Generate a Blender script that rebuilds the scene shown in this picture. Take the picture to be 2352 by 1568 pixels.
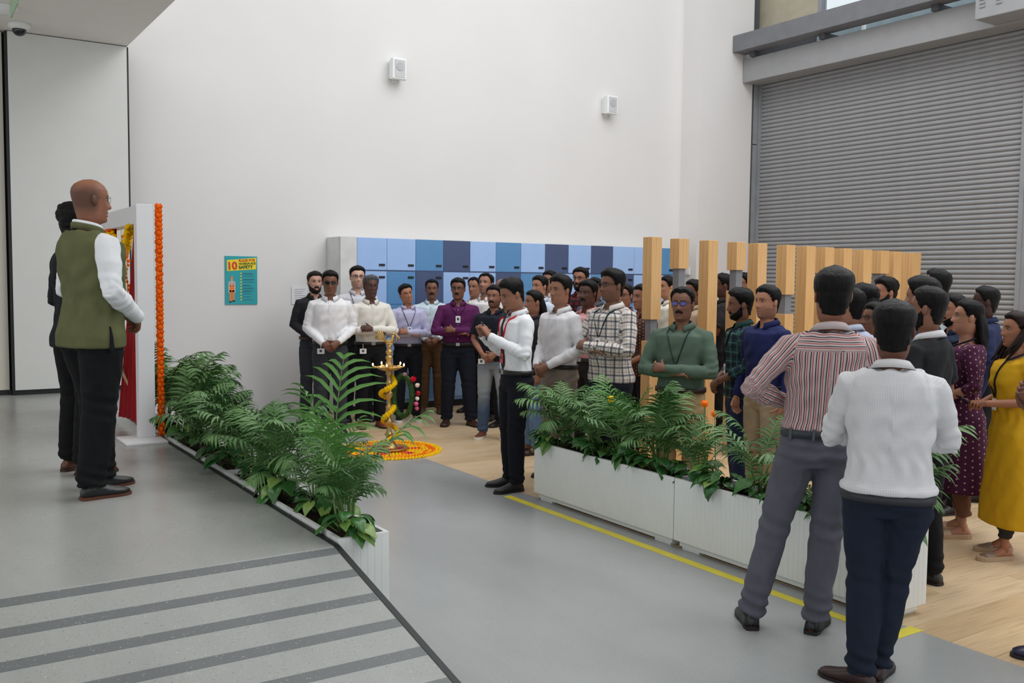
import bpy, math, random
import numpy as np
from mathutils import Vector, Matrix

for o in list(bpy.data.objects):
    bpy.data.objects.remove(o)
S = bpy.context.scene
COL = S.collection
rnd = random.Random(7)
PI = math.pi

# ------------------------------------------------------------------ camera, light, exposure
cam = bpy.data.cameras.new('camera')
cam.sensor_width = 36.0
cam.lens = 33.33
cam.clip_start = 0.05
cam.clip_end = 200
camo = bpy.data.objects.new('camera', cam)
COL.objects.link(camo)
S.camera = camo
_yaw, _pit, _rol = math.radians(33.1415), math.radians(3.7633), math.radians(0.6141)
_F = Vector((math.sin(_yaw)*math.cos(_pit), math.cos(_yaw)*math.cos(_pit), -math.sin(_pit)))
_r = Vector((math.cos(_yaw), -math.sin(_yaw), 0))
_u = _r.cross(_F)
_R = _r*math.cos(_rol) + _u*math.sin(_rol)
_U = -_r*math.sin(_rol) + _u*math.cos(_rol)
camo.matrix_world = Matrix(((_R.x, _U.x, -_F.x, 0), (_R.y, _U.y, -_F.y, 0), (_R.z, _U.z, -_F.z, 1.70), (0, 0, 0, 1)))
cam.dof.use_dof = False

W = bpy.data.worlds.new('hall_daylight')
S.world = W
W.use_nodes = True
W.node_tree.nodes['Background'].inputs[0].default_value = (0.94, 0.97, 1.0, 1)
W.node_tree.nodes['Background'].inputs[1].default_value = 1.0


def area(name, loc, target, sx, sy, power, col=(1, 1, 1)):
    l = bpy.data.lights.new(name, 'AREA')
    l.shape = 'RECTANGLE'
    l.size, l.size_y, l.energy, l.color = sx, sy, power, col
    o = bpy.data.objects.new(name, l)
    COL.objects.link(o)
    o.location = loc
    d = Vector(target) - Vector(loc)
    o.rotation_euler = d.to_track_quat('-Z', 'Y').to_euler()
    return o


area('roof_light', (6.5, 6.0, 8.6), (6.2, 7.5, 0), 5, 5, 240, (1.0, 0.99, 0.98))
area('roof_light', (7.5, 0.5, 8.6), (7.0, 3.0, 0), 4, 4, 180, (1.0, 0.98, 0.95))
area('window_daylight', (11.6, 4.5, 7.2), (5.0, 8.5, 2.5), 8, 2.2, 170, (0.92, 0.97, 1.0))
area('stage_light', (-1.0, 5.0, 4.05), (0.0, 5.5, 0), 2.5, 2.5, 48, (1.0, 0.98, 0.95))

S.view_settings.view_transform = 'Standard'
S.view_settings.look = 'None'
S.view_settings.gamma = 1
S.view_settings.use_curve_mapping = False
S.view_settings.exposure = 0.0
S.cycles.max_bounces = 6
S.cycles.diffuse_bounces = 4
S.cycles.glossy_bounces = 3
S.cycles.transmission_bounces = 3
S.cycles.transparent_max_bounces = 4
S.cycles.caustics_reflective = False
S.cycles.caustics_refractive = False


# ------------------------------------------------------------------ materials
def lin(c):
    return tuple((x/12.92 if x <= 0.04045 else ((x+0.055)/1.055)**2.4) for x in [v/255 for v in c]) + (1,)


class NT:
    def __init__(self, name):
        self.m = bpy.data.materials.new(name)
        self.m.use_nodes = True
        self.t = self.m.node_tree
        self.b = self.t.nodes['Principled BSDF']

    def n(self, typ, **kw):
        x = self.t.nodes.new(typ)
        for k, v in kw.items():
            if k.startswith('i_'):
                x.inputs[int(k[2:]) if k[2:].isdigit() else k[2:].replace('_', ' ')].default_value = v
            else:
                setattr(x, k, v)
        return x

    def l(self, a, b):
        self.t.links.new(a, b)

    def coord(self, kind='Object'):
        return self.n('ShaderNodeTexCoord').outputs[kind]

    def mix(self, fac, a, b, mode='MIX'):
        m = self.n('ShaderNodeMix', data_type='RGBA', blend_type=mode)
        for s, v in ((m.inputs[0], fac), (m.inputs[6], a), (m.inputs[7], b)):
            if isinstance(v, bpy.types.NodeSocket):
                self.l(v, s)
            else:
                s.default_value = v
        return m.outputs[2]

    def math(self, op, a, b=0.0, c=0.0):
        m = self.n('ShaderNodeMath', operation=op)
        for s, v in zip(m.inputs, (a, b, c)):
            if isinstance(v, bpy.types.NodeSocket):
                self.l(v, s)
            else:
                s.default_value = v
        return m.outputs[0]

    def noise(self, vec, scale, detail=4, rough=0.5):
        x = self.n('ShaderNodeTexNoise')
        x.inputs['Scale'].default_value = scale
        x.inputs['Detail'].default_value = detail
        x.inputs['Roughness'].default_value = rough
        if vec is not None:
            self.l(vec, x.inputs['Vector'])
        return x.outputs['Fac']

    def ramp(self, fac, stops):
        r = self.n('ShaderNodeValToRGB')
        e = r.color_ramp.elements
        while len(e) < len(stops):
            e.new(0.5)
        for el, (p, c) in zip(e, stops):
            el.position = p
            el.color = c if len(c) == 4 else lin(c)
        self.l(fac, r.inputs[0])
        return r.outputs[0]

    def scale(self, vec, s):
        m = self.n('ShaderNodeMapping')
        m.inputs['Scale'].default_value = s
        self.l(vec, m.inputs['Vector'])
        return m.outputs[0]

    def bump(self, h, strength, dist=0.01):
        b = self.n('ShaderNodeBump')
        b.inputs['Strength'].default_value = strength
        b.inputs['Distance'].default_value = dist
        self.l(h, b.inputs['Height'])
        self.l(b.outputs[0], self.b.inputs['Normal'])

    def out(self, col=None, rough=0.5, metal=0.0, spec=0.5):
        if col is not None:
            if isinstance(col, bpy.types.NodeSocket):
                self.l(col, self.b.inputs['Base Color'])
            else:
                self.b.inputs['Base Color'].default_value = col
        if isinstance(rough, bpy.types.NodeSocket):
            self.l(rough, self.b.inputs['Roughness'])
        else:
            self.b.inputs['Roughness'].default_value = rough
        self.b.inputs['Metallic'].default_value = metal
        self.b.inputs['Specular IOR Level'].default_value = spec
        return self.m


_mc = {}


def solid(name, c, rough=0.5, metal=0.0, spec=0.5, var=0.06, sc=6.0, bump=0.0, bsc=60):
    key = (name, c)
    if key in _mc:
        return _mc[key]
    n = NT(name)
    co = n.coord()
    a = lin(c)
    d = tuple(v*(1-var) for v in a[:3]) + (1,)
    b = tuple(min(1, v*(1+var)) for v in a[:3]) + (1,)
    col = n.ramp(n.noise(co, sc), [(0.35, d), (0.65, b)])
    if bump:
        n.bump(n.noise(co, bsc, 3), bump, 0.004)
    _mc[key] = n.out(col, rough, metal, spec)
    return _mc[key]


def cloth(name, c, rough=0.85, var=0.08):
    return solid(name, c, rough, 0, 0.25, var, 9.0, 0.25, 260)


def patnode(n):
    a = n.n('ShaderNodeAttribute')
    a.attribute_name = 'pat'
    s = n.n('ShaderNodeSeparateXYZ')
    n.l(a.outputs['Vector'], s.inputs[0])
    return s.outputs[0], s.outputs[1]


def band(n, v, period, lo, hi):
    f = n.math('FRACT', n.math('MULTIPLY', v, 1/period))
    return n.math('MULTIPLY', n.math('GREATER_THAN', f, lo), n.math('LESS_THAN', f, hi))


def striped(name, base, lines):
    n = NT(name)
    s, t = patnode(n)
    col = lin(base)
    for per, lo, hi, c in lines:
        col = n.mix(band(n, s, per, lo, hi), col, lin(c))
    n.bump(n.noise(n.coord(), 260, 2), 0.2, 0.003)
    return n.out(col, 0.8, 0, 0.25)


def plaid(name, base, lines):
    n = NT(name)
    s, t = patnode(n)
    col = lin(base)
    for ax, per, lo, hi, c, f in lines:
        col = n.mix(n.math('MULTIPLY', band(n, s if ax == 's' else t, per, lo, hi), f), col, lin(c))
    n.bump(n.noise(n.coord(), 260, 2), 0.2, 0.003)
    return n.out(col, 0.8, 0, 0.25)


def dotted(name, base, dot, per=0.045, r=0.16):
    n = NT(name)
    s, t = patnode(n)
    fs = n.math('SUBTRACT', n.math('FRACT', n.math('MULTIPLY', s, 1/per)), 0.5)
    row = n.math('MULTIPLY', n.math('FLOOR', n.math('MULTIPLY', s, 1/per)), 0.5)
    ft = n.math('SUBTRACT', n.math('FRACT', n.math('ADD', n.math('MULTIPLY', t, 1/per), row)), 0.5)
    d = n.math('SQRT', n.math('ADD', n.math('MULTIPLY', fs, fs), n.math('MULTIPLY', ft, ft)))
    return n.out(n.mix(n.math('LESS_THAN', d, r), lin(base), lin(dot)), 0.8, 0, 0.25)


def skin_mat(c, haircol=(22, 18, 17)):
    key = ('skin', c)
    if key in _mc:
        return _mc[key]
    n = NT('skin')
    a = n.n('ShaderNodeAttribute')
    a.attribute_name = 'paint'
    sp = n.n('ShaderNodeSeparateColor')
    n.l(a.outputs['Color'], sp.inputs[0])
    base = lin(c)
    lo = (base[0]*0.86, base[1]*0.84, base[2]*0.84, 1)
    col = n.ramp(n.noise(n.coord(), 14, 3), [(0.35, lo), (0.65, base)])
    lip = (min(1, base[0]*0.92), base[1]*0.6, base[2]*0.62, 1)
    col = n.mix(sp.outputs[0], col, lip)
    col = n.mix(sp.outputs[1], col, lin(haircol))
    n.b.inputs['Subsurface Weight'].default_value = 0.0
    _mc[key] = n.out(col, 0.5, 0, 0.35)
    return _mc[key]


def hair_mat(c):
    key = ('hair', c)
    if key in _mc:
        return _mc[key]
    n = NT('hair')
    v = n.scale(n.coord(), (90, 90, 14))
    f = n.noise(v, 1.0, 3)
    a = lin(c)
    col = n.ramp(f, [(0.3, tuple(x*0.5 for x in a[:3]) + (1,)), (0.7, tuple(min(1, x*1.5) for x in a[:3]) + (1,))])
    n.bump(f, 0.6, 0.006)
    _mc[key] = n.out(col, 0.5, 0, 0.15)
    return _mc[key]


# ------------------------------------------------------------------ mesh helpers
class MB:
    def __init__(self):
        self.v, self.f, self.m = [], [], []

    def add(self, vs, fs, mi=0):
        k = len(self.v)
        self.v += [tuple(p) for p in vs]
        self.f += [tuple(i+k for i in f) for f in fs]
        self.m += [mi]*len(fs)
        return self

    def box(self, x0, x1, y0, y1, z0, z1, mi=0):
        v = [(x, y, z) for z in (z0, z1) for y in (y0, y1) for x in (x0, x1)]
        return self.add(v, [(0, 2, 3, 1), (4, 5, 7, 6), (0, 1, 5, 4), (2, 6, 7, 3), (0, 4, 6, 2), (1, 3, 7, 5)], mi)

    def loft(self, rings, mi=0, cap=True):
        n = len(rings[0])
        k = len(self.v)
        for r in rings:
            self.v += [tuple(p) for p in r]
        for i in range(len(rings)-1):
            for j in range(n):
                a, b = k+i*n+j, k+i*n+(j+1) % n
                self.f.append((a, b, b+n, a+n))
                self.m.append(mi)
        if cap:
            self.f.append(tuple(k+j for j in reversed(range(n))))
            self.f.append(tuple(k+(len(rings)-1)*n+j for j in range(n)))
            self.m += [mi, mi]
        return self

    def tube(self, path, radii, n=8, mi=0, cap=True, flat=None):
        P = [Vector(p) for p in path]
        if not hasattr(radii, '__len__'):
            radii = [radii]*len(P)
        rings = []
        prev = None
        for i, p in enumerate(P):
            d = (P[min(i+1, len(P)-1)] - P[max(i-1, 0)]).normalized()
            if prev is None:
                up = Vector((0, 0, 1)) if abs(d.z) < 0.9 else Vector((0, 1, 0))
                if flat is not None:
                    up = Vector(flat)
                a = d.cross(up).normalized()
            else:
                a = (prev - d*prev.dot(d)).normalized()
            prev = a
            b = d.cross(a)
            r = radii[i]
            rx, ry = r if hasattr(r, '__len__') else (r, r)
            rings.append([p + a*math.cos(2*PI*j/n)*rx + b*math.sin(2*PI*j/n)*ry for j in range(n)])
        return self.loft(rings, mi, cap)

    def lathe(self, prof, n=20, c=(0, 0, 0), mi=0):
        rings = [[(c[0]+r*math.cos(2*PI*j/n), c[1]+r*math.sin(2*PI*j/n), c[2]+z) for j in range(n)] for r, z in prof]
        return self.loft(rings, mi)

    def ball(self, c, r, nu=10, nv=7, mi=0):
        rx, ry, rz = r if hasattr(r, '__len__') else (r, r, r)
        rings = []
        for i in range(nv):
            t = -PI/2 + PI*(i+0.35)/(nv-0.3)
            rings.append([(c[0]+rx*math.cos(t)*math.cos(2*PI*j/nu), c[1]+ry*math.cos(t)*math.sin(2*PI*j/nu), c[2]+rz*math.sin(t)) for j in range(nu)])
        return self.loft(rings, mi)

    def data(self, name, mats, smooth=False):
        me = bpy.data.meshes.new(name)
        me.from_pydata(self.v, [], self.f)
        for m in (mats if isinstance(mats, (list, tuple)) else [mats]):
            me.materials.append(m)
        if max(self.m or [0]) > 0:
            me.polygons.foreach_set('material_index', self.m)
        if smooth:
            me.polygons.foreach_set('use_smooth', [True]*len(self.f))
        me.update()
        return me

    def build(self, name, mats, parent=None, smooth=False, **kw):
        return link(name, self.data(name, mats, smooth), parent, **kw)


def link(name, me, parent=None, loc=None, rot=None, **props):
    o = bpy.data.objects.new(name, me)
    COL.objects.link(o)
    if parent is not None:
        o.parent = parent
    if loc is not None:
        o.location = loc
    if rot is not None:
        o.rotation_euler = rot
    for k, v in props.items():
        o[k] = v
    return o


def thing(name, label, cat, loc=(0, 0, 0), rz=0.0, group=None, **kw):
    o = link(name, None, None, loc, (0, 0, rz), label=label, category=cat, **kw)
    o.empty_display_size = 0.1
    if group:
        o['group'] = group
    return o


def tag(o, label, cat, group=None):
    o['label'] = label
    o['category'] = cat
    if group:
        o['group'] = group
    return o


def struct(o):
    o['kind'] = 'structure'
    return o


def bevel(o, w, seg=2):
    m = o.modifiers.new('bevel', 'BEVEL')
    m.width = w
    m.segments = seg
    m.limit_method = 'ANGLE'
    return o


def sstep(a, b, x):
    t = np.clip((x-a)/(b-a), 0, 1)
    return t*t*(3-2*t)


def nz(p, f, seed=0.0):
    """cheap smooth noise on an (n,3) array, about -1..1"""
    x, y, z = p[:, 0]*f+seed*1.7, p[:, 1]*f+seed*2.3, p[:, 2]*f+seed*0.9
    wx = x + 1.3*np.sin(1.1*y+0.7*z+seed) + 0.5*np.sin(2.3*z-1.7*x)
    wy = y + 1.1*np.sin(1.3*z+0.9*x+2*seed) + 0.5*np.sin(2.1*x-1.9*y)
    wz = z + 1.2*np.sin(0.9*x+1.1*y+3*seed) + 0.5*np.sin(1.9*y-2.2*z)
    return (np.sin(wx+0.5*wy) + np.sin(wy*1.1-0.4*wz) + np.sin(wz*0.9+0.3*wx))/3

# ------------------------------------------------------------------ people
_T = np.array([  # t(0 chin..1 crown), half width, front y, back y, narrowing
    (-0.30, .054, .044, -.062, 0), (-0.15, .050, .041, -.058, 0), (-0.06, .049, .045, -.057, .1), (-0.015, .050, .062, -.057, .42),
    (0.02, .055, .080, -.057, .5), (0.08, .061, .087, -.064, .44), (0.18, .0665, .089, -.071, .32), (0.32, .070, .089, -.081, .24),
    (0.45, .0735, .088, -.090, .17), (0.56, .0755, .087, -.098, .12), (0.66, .078, .089, -.102, .1), (0.76, .0765, .083, -.099, .05),
    (0.86, .0675, .067, -.085, 0), (0.93, .051, .047, -.062, 0), (0.972, .034, .031, -.041, 0), (0.992, .019, .017, -.023, 0), (1.0, .003, .003, -.004, 0)])
HC, HH = 1.515, 0.235
_T[:, 1:4] *= 1.025
NA = 44
_u = np.linspace(-1, 1, NA, endpoint=False)
AA = np.sign(_u)*np.abs(_u)**1.45*PI


def head_grid(ts, face=True):
    ts = np.asarray(ts)[:, None]
    a = AA[None, :]
    fi = lambda k: np.interp(ts.ravel(), _T[:, 0], _T[:, k])[:, None]
    w, f, b, k = fi(1), fi(2), fi(3), fi(4)
    c, s = np.cos(a), np.sin(a)
    cc = np.sign(c)*np.abs(c)**0.92
    x = w*np.sign(s)*np.abs(s)**0.92*(1-k*np.clip(c, 0, 1)**1.5)
    y = np.where(c > 0, f*cc, -b*cc)
    z = HC + ts*HH + 0*a
    fr = (c > 0.2)
    g = lambda cx, cz, sx, sz: np.exp(-((np.abs(x)-cx)/sx)**2-((ts-cz)/sz)**2)
    if face:
        nose = np.interp(ts, [.31, .345, .38, .46, .60, .66], [0, .021, .026, .017, .005, 0])
        wid = np.interp(ts, [.31, .38, .46, .62], [.017, .016, .010, .008])
        y = y + fr*nose*np.exp(-(x/wid)**2)
        y = y + fr*(-.012*g(.031, .535, .016, .055) + .004*g(.03, .63, .022, .03) + .004*g(.045, .40, .02, .07)
                    + .006*g(0, .245, .022, .025) + .006*g(0, .175, .018, .025) - .004*g(0, .21, .024, .012)
                    + .006*g(0, .05, .02, .05) - .002*g(0, .12, .02, .02))
    return np.stack([x, y, z], -1)


class Person:
    def __init__(self, p, root):
        self.p = p
        self.root = root
        self.s = p['h']/1.75
        self.b = p.get('b', 1.0)*1.04
        self.w = p.get('waist', .985)
        self.belly = p.get('belly', 0.0)
        hy, hp, ht = [math.radians(a) for a in p.get('head', (0, 0, 0))]
        self.HR = np.array(Matrix.Rotation(-hy, 3, 'Z') @ Matrix.Rotation(hp, 3, 'X') @ Matrix.Rotation(ht, 3, 'Y'))
        self.piv = np.array([0, -0.012, 1.515])
        self.shift = p.get('shift')

    def fin(self, v, head=False):
        v = np.array(v, float).reshape(-1, 3)
        if head:
            w = sstep(1.46, 1.545, v[:, 2])[:, None]
            r = (v-self.piv) @ self.HR.T + self.piv
            v = v*(1-w) + r*w
        if self.shift:
            f = np.interp(v[:, 2], [0.05, 0.95, 1.75], [0, 1, self.shift[2]])
            v = v + np.stack([f*self.shift[0], f*self.shift[1], 0*f], -1)
        return v*self.s

    def done(self, mb, name, mats, head=False, smooth=True, parent=None, **kw):
        mb.v = [tuple(q) for q in self.fin(mb.v, head)]
        return mb.build(name, mats, parent or self.root, smooth, **kw)


def torso_rings(P, zs, grow=0.0, n=28, flare=None, tilt=0.0, clothes=True):
    z0 = np.array([.80, .90, .97, 1.03, 1.10, 1.18, 1.26, 1.34, 1.40, 1.44, 1.465, 1.49])
    A = np.array([.172, .172, .158, .150, .150, .155, .163, .170, .166, .134, .094, .060])
    F = np.array([.100, .105, .100, .102, .105, .110, .118, .118, .108, .085, .062, .052])
    B = np.array([.115, .118, .100, .090, .088, .095, .105, .110, .105, .092, .082, .066])
    if P.p.get('fem'):
        A = A*np.array([1.06, 1.04, .96, .90, .88, .90, .94, .92, .90, .88, .92, .95])
        F = F*np.array([1, 1, 1, 1, 1, 1.05, 1.22, 1.15, 1, 1, 1, 1])
    out = []
    for z in zs:
        a = np.interp(z, z0, A)*P.b
        f = np.interp(z, z0, F)*(1+(P.b-1)*.8) + P.belly*math.exp(-((z-1.08)/.13)**2)
        b = np.interp(z, z0, B)*(1+(P.b-1)*.6)
        if flare and z < 0.97:
            k = (0.97-z)/0.5*flare
            a, f, b = a+k, f+k*.8, b+k*.8
        a, f, b = a+grow, f+grow, b+grow
        r = []
        for j in range(n):
            t = 2*PI*j/n
            c, s = math.cos(t), math.sin(t)
            x = a*math.copysign(abs(s)**0.85, s)
            y = (f if c > 0 else b)*math.copysign(abs(c)**0.85, c)
            zz = z - tilt*max(0, y)*max(0, (z-1.40)/.065)
            r.append((x, y-0.005, zz))
        out.append(r)
    return out


ARMS = {  # right elbow, right wrist, right hand dir, palm normal; then left
    'down': ((.245, -.03, 1.14), (.255, .05, .885), (0, .12, -1), (-1, 0, 0)),
    'crossed': ((.245, .085, 1.135), (-.005, .190, 1.125), (-1, -.12, .10), (0, -.6, -.8)),
    'clasp': ((.238, -.02, 1.14), (.075, .195, .985), (-.75, .35, -.5), (-.2, -1, -.1)),
    'phone': ((.235, .03, 1.14), (.075, .27, 1.285), (-.45, .35, .8), (-.6, .35, .1)),
    'chest': ((.235, .04, 1.15), (.07, .22, 1.22), (-.55, .5, .65), (-.8, -.5, 0)),
    'behind': ((.265, -.10, 1.17), (.10, -.17, .99), (-.8, -.1, -.55), (0, 1, 0)),
    'hip': ((.33, -.07, 1.19), (.15, .13, 1.09), (-.8, .5, -.3), (0, -1, 0)),
    'hold': ((.235, -.02, 1.14), (.10, .20, 1.04), (-.6, .75, .0), (-.3, 0, 1)),
}


def arm_pose(P, side):
    nm = P.p.get('arms', 'down')
    if isinstance(nm, tuple):
        nm = nm[0 if side > 0 else 1]
    if isinstance(nm, str):
        el, wr, d, n = ARMS[nm]
        if side < 0 and nm == 'crossed':
            el, wr, d, n = (.245, .090, 1.125), (-.045, .228, 1.160), (-1, -.34, .08), (0, -.9, -.4)
        if side < 0 and nm == 'clasp':
            wr = (.085, .205, 1.0)
    else:
        el, wr, d, n = nm
    m = Vector((side, 1, 1))
    el, wr, d, n = [Vector(a)*m if False else Vector((a[0]*side, a[1], a[2])) for a in (el, wr, d, n)]
    k = P.b
    el.x = el.x*k if abs(el.x) > .15 else el.x
    add = P.belly*0.9 + (k-1)*.1
    if wr.y > .05:
        wr.y += add
    sh = Vector((.174*k*side*(0.88 if P.p.get('fem') else 1), -0.005, 1.392))
    if P.p.get('fem') and abs(el.x) > .15:
        el.x *= .93
    return sh, el, wr, d.normalized(), n.normalized()


def hand(mb, wr, d, n, side, curl=0.5, k=1.0):
    n = (n - d*n.dot(d)).normalized()
    t = d.cross(n)*side
    ring = lambda c, a, b: [c + t*math.cos(2*PI*j/10)*a + n*math.sin(2*PI*j/10)*b for j in range(10)]
    mb.loft([ring(wr-d*.02, .026*k, .021*k), ring(wr+d*.012, .029*k, .019*k), ring(wr+d*.045, .038*k, .017*k), ring(wr+d*.075, .041*k, .015*k), ring(wr+d*.095, .036*k, .010*k)])

    def finger(base, dr, ax, lens, rad, bends):
        pts, rr = [base - dr*.012], [rad]
        c = dr.copy()
        p = base.copy()
        for i, (L, bd) in enumerate(zip(lens, bends)):
            c = (Matrix.Rotation(bd, 3, ax) @ c).normalized()
            pts.append(p.copy())
            rr.append(rad*(1-.08*i))
            p = p + c*L
        pts += [p - c*lens[-1]*.35, p]
        rr += [rad*.82, rad*.45]
        mb.tube(pts, rr, 6)
    ax = d.cross(n).normalized()
    for i, (o, L) in enumerate(((.029, .068), (.010, .077), (-.009, .071), (-.028, .056))):
        cc = curl*(1+.08*i)
        dr = (d + t*(o*2.2)).normalized()
        finger(wr + d*(.088-abs(o-.008)*.18) + t*o, dr, ax, (L*.45*k, L*.32*k, L*.25*k), .0088*k, (cc*.55, cc*.8, cc*.6))
    td = (d*.72 + t*.6 + n*.3).normalized()
    finger(wr + d*.028 + t*.028, td, (d.cross(n)+t*.2).normalized(), (.036*k, .030*k, .024*k), .0108*k, (.1, curl*.4, curl*.5))


def make_body(P, skin):
    p = P.p
    mb = MB()
    ts = np.concatenate([[-.30, -.22, -.15, -.10, -.06, -.03], np.linspace(0, 1, 40)])
    G = head_grid(ts)
    rows = [[tuple(q) for q in r] for r in G]
    n = NA
    # torso rows below the neck, same ring count
    low = []
    for z, a, f, b in ((.93, .13, .07, .08), (1.1, .13, .07, .07), (1.3, .15, .09, .085), (1.38, .15, .082, .08), (1.42, .125, .066, .072), (1.44, .085, .055, .066)):
        low.append([(a*P.b*math.sin(t)*(0.85 if p.get('fem') else 1), (f if math.cos(t) > 0 else b)*math.cos(t)-.005, z) for t in AA])
    mb.loft(low+rows)
    nb = len(mb.v)
    for sd in (1, -1):
        # ears
        vs = MB().ball((0, 0, 0), (.009, .017, .031), 8, 6)
        ev = []
        for x, y, z in vs.v:
            ev.append((sd*(.0785+x*1.0+.35*max(0, -y)), -.010+y+z*-.12, HC+.50*HH+z))
        mb.add(ev, vs.f)
    hb = len(mb.v)
    paint = np.zeros((hb, 3))
    q = np.array(mb.v)
    tt = (q[:, 2]-HC)/HH
    fr = q[:, 1] > .02
    ax = np.abs(q[:, 0])
    paint[:, 0] = fr*np.exp(-(np.maximum(0, ax-.006)/.014)**4-((tt-.205)/.035)**4)*(ax < .026)
    paint[:, 1] = fr*np.exp(-((tt-(.635-.35*(ax-.03)**2/.0006*.05))/.018)**2)*(ax > .011)*(ax < .048)*.95
    st = p.get('stubble', 0)
    if st:
        low_ = (tt > -.05)*(tt < .33)*(q[:, 1] > -.03)*(1-np.exp(-((tt-.205)/.04)**4)*(ax < .024)*fr)
        cut = np.clip((.33+.25*np.clip((ax-.04)/.03, 0, 1)-tt)/.08, 0, 1)
        paint[:, 1] = np.maximum(paint[:, 1], low_*cut*st)
    if p.get('shaved'):
        a_ = np.abs(np.degrees(np.arctan2(q[:, 0], q[:, 1])))
        paint[:, 1] = np.maximum(paint[:, 1], np.clip((a_-68)/26, 0, 1)*np.clip((tt-.05)/.3, 0, 1)*np.clip((.90-tt)/.24, 0, 1)*p['shaved'])
    v1 = P.fin(mb.v, True)
    mb2 = MB()
    # arms and hands
    k = P.b**.5*(0.88 if p.get('fem') else 1)
    ws = []
    for sd in (1, -1):
        sh, el, wr, d, n_ = arm_pose(P, sd)
        mid = sh.lerp(el, .5)
        fm = el.lerp(wr, .35)
        mb2.tube([sh+Vector((-.03*sd, 0, 0)), sh, mid, el, fm, wr.lerp(el, .15), wr], [.038*k, .046*k, .041*k, .034*k, .037*k, .027*k, .025*k], 10)
        hand(mb2, wr, d, n_, sd, p.get('curl', .7), 0.86 if p.get('fem') else 1.0)
        ws.append((sh, el, wr, d, n_))
    lowp = p.get('low', (0, 0))
    lw = (lowp[2] if len(lowp) > 2 else 1.0)*.98
    # legs inside the trousers, down to the feet
    for i, sd in enumerate((1, -1)):
        hip, kn, an, td = leg_pts(P, i)
        mb2.tube([hip+Vector((0, 0, .06)), hip, hip.lerp(kn, .5), kn, kn.lerp(an, .35), an+Vector((0, 0, .03)), an+Vector((0, 0, -.03))], [a_*min(1, lw) for a_ in (.07, .078, .066, .05, .05, .036, .036)], 10)
        fv = foot_rings(an, td, .85, .0)
        mb2.loft(fv)
    v2 = P.fin(mb2.v)
    allv = np.vstack([v1, v2])
    fs = mb.f + [tuple(i+hb for i in f) for f in mb2.f]
    me = bpy.data.meshes.new('body')
    me.from_pydata([tuple(a) for a in allv], [], fs)
    me.materials.append(skin)
    me.polygons.foreach_set('use_smooth', [True]*len(fs))
    at = me.color_attributes.new('paint', 'FLOAT_COLOR', 'POINT')
    cdat = np.zeros((len(allv), 4))
    cdat[:hb, :3] = paint
    cdat[:, 3] = 1
    at.data.foreach_set('color', cdat.ravel())
    me.update()
    link('body', me, P.root)
    return ws


def leg_pts(P, i):
    sd = 1 if i == 0 else -1
    feet = P.p.get('feet', ((.11, .0, 8), (.11, .02, 8)))
    x, y, toe = feet[i]
    an = Vector((x*sd, y-.03, .085))
    hip = Vector((.088*sd*P.b**.7, 0, .90))
    kb = P.p.get('knee', (.02, .02))[i]
    kn = hip.lerp(an, .5) + Vector((.0, kb, .02))
    a = math.radians(toe)
    return hip, kn, an, Vector((math.sin(a)*sd, math.cos(a), 0))


def foot_rings(an, td, w=1.0, up=0.0, base=0.016, grow=0.0):
    sdv = Vector((td.y, -td.x, 0))
    st = ((-.062, .012, .030), (-.058, .026, .055), (-.03, .034, .090), (.015, .036, .100), (.05, .038, .078), (.09, .043, .058), (.13, .046, .046), (.165, .043, .038), (.192, .030, .030), (.204, .010, .022))
    rings = []
    for s, hw, ht in st:
        c = an + td*(s*1.0)
        r = []
        for j in range(10):
            t = 2*PI*j/10
            zz = base + (max(0, math.sin(t))**.8)*(ht-base+up) if math.sin(t) > 0 else base
            r.append(Vector((c.x, c.y, zz)) + sdv*(math.cos(t)*(hw*w+grow)))
        rings.append(r)
    return rings


def make_shoes(P, style, mat, solemat):
    for i in range(2):
        hip, kn, an, td = leg_pts(P, i)
        sdv = Vector((td.y, -td.x, 0))
        mb = MB()
        if style == 'sandal':
            for s0, s1, hh in ((.085, .15, .058), (-.045, -.01, .0)):
                if hh:
                    rr = foot_rings(an, td, 1.0, .006, .02, .004)
                    mb.loft(rr[5:8])
        else:
            mb.loft(foot_rings(an, td, 1.06, .008, .02, .003))
            mb.tube([an+Vector((0, 0, .02)), an+Vector((0, 0, -.02))], [.043, .046], 10)
        so = P.done(mb, 'sandal' if style == 'sandal' else 'shoe', mat)
        sb = MB()
        outl = [(-.068, .020), (-.06, .032), (-.03, .039), (.02, .039), (.06, .042), (.10, .048), (.14, .050), (.175, .045), (.20, .030), (.213, .010)]
        th = {'dress': .013, 'sneaker': .030, 'sandal': .028}[style]
        pts = [(s, w) for s, w in outl] + [(s, -w) for s, w in reversed(outl)]
        mk = lambda z, g: [Vector((an.x, an.y, 0)) + td*s + sdv*(w*g) + Vector((0, 0, z + (0.012 if style == 'dress' and z < .01 and 0 > 1 else 0))) for s, w in pts]
        sb.loft([mk(.001, 1.0), mk(th, 1.03), mk(th+.003, .96)])
        P.done(sb, 'sole', solemat, smooth=False, parent=so)


REMESH = []


def queue(mb, P, name, mat, voxel, bones, wr=1.0, parent=None, head=False, lo=None):
    """clothing: overlapping lofts fused into one continuous cloth surface by a voxel remesh, folds added after"""
    v0 = mb.v
    mb.v = [tuple(q) for q in P.fin(mb.v)]
    o = mb.build(name, mat, parent or P.root, True)
    m = o.modifiers.new('fuse', 'REMESH')
    m.mode = 'VOXEL'
    m.voxel_size = voxel
    m.use_smooth_shade = True
    s = o.modifiers.new('relax', 'SMOOTH')
    s.iterations = 3
    s.factor = 0.5
    REMESH.append((o, P, bones, wr, voxel))
    return o


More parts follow.
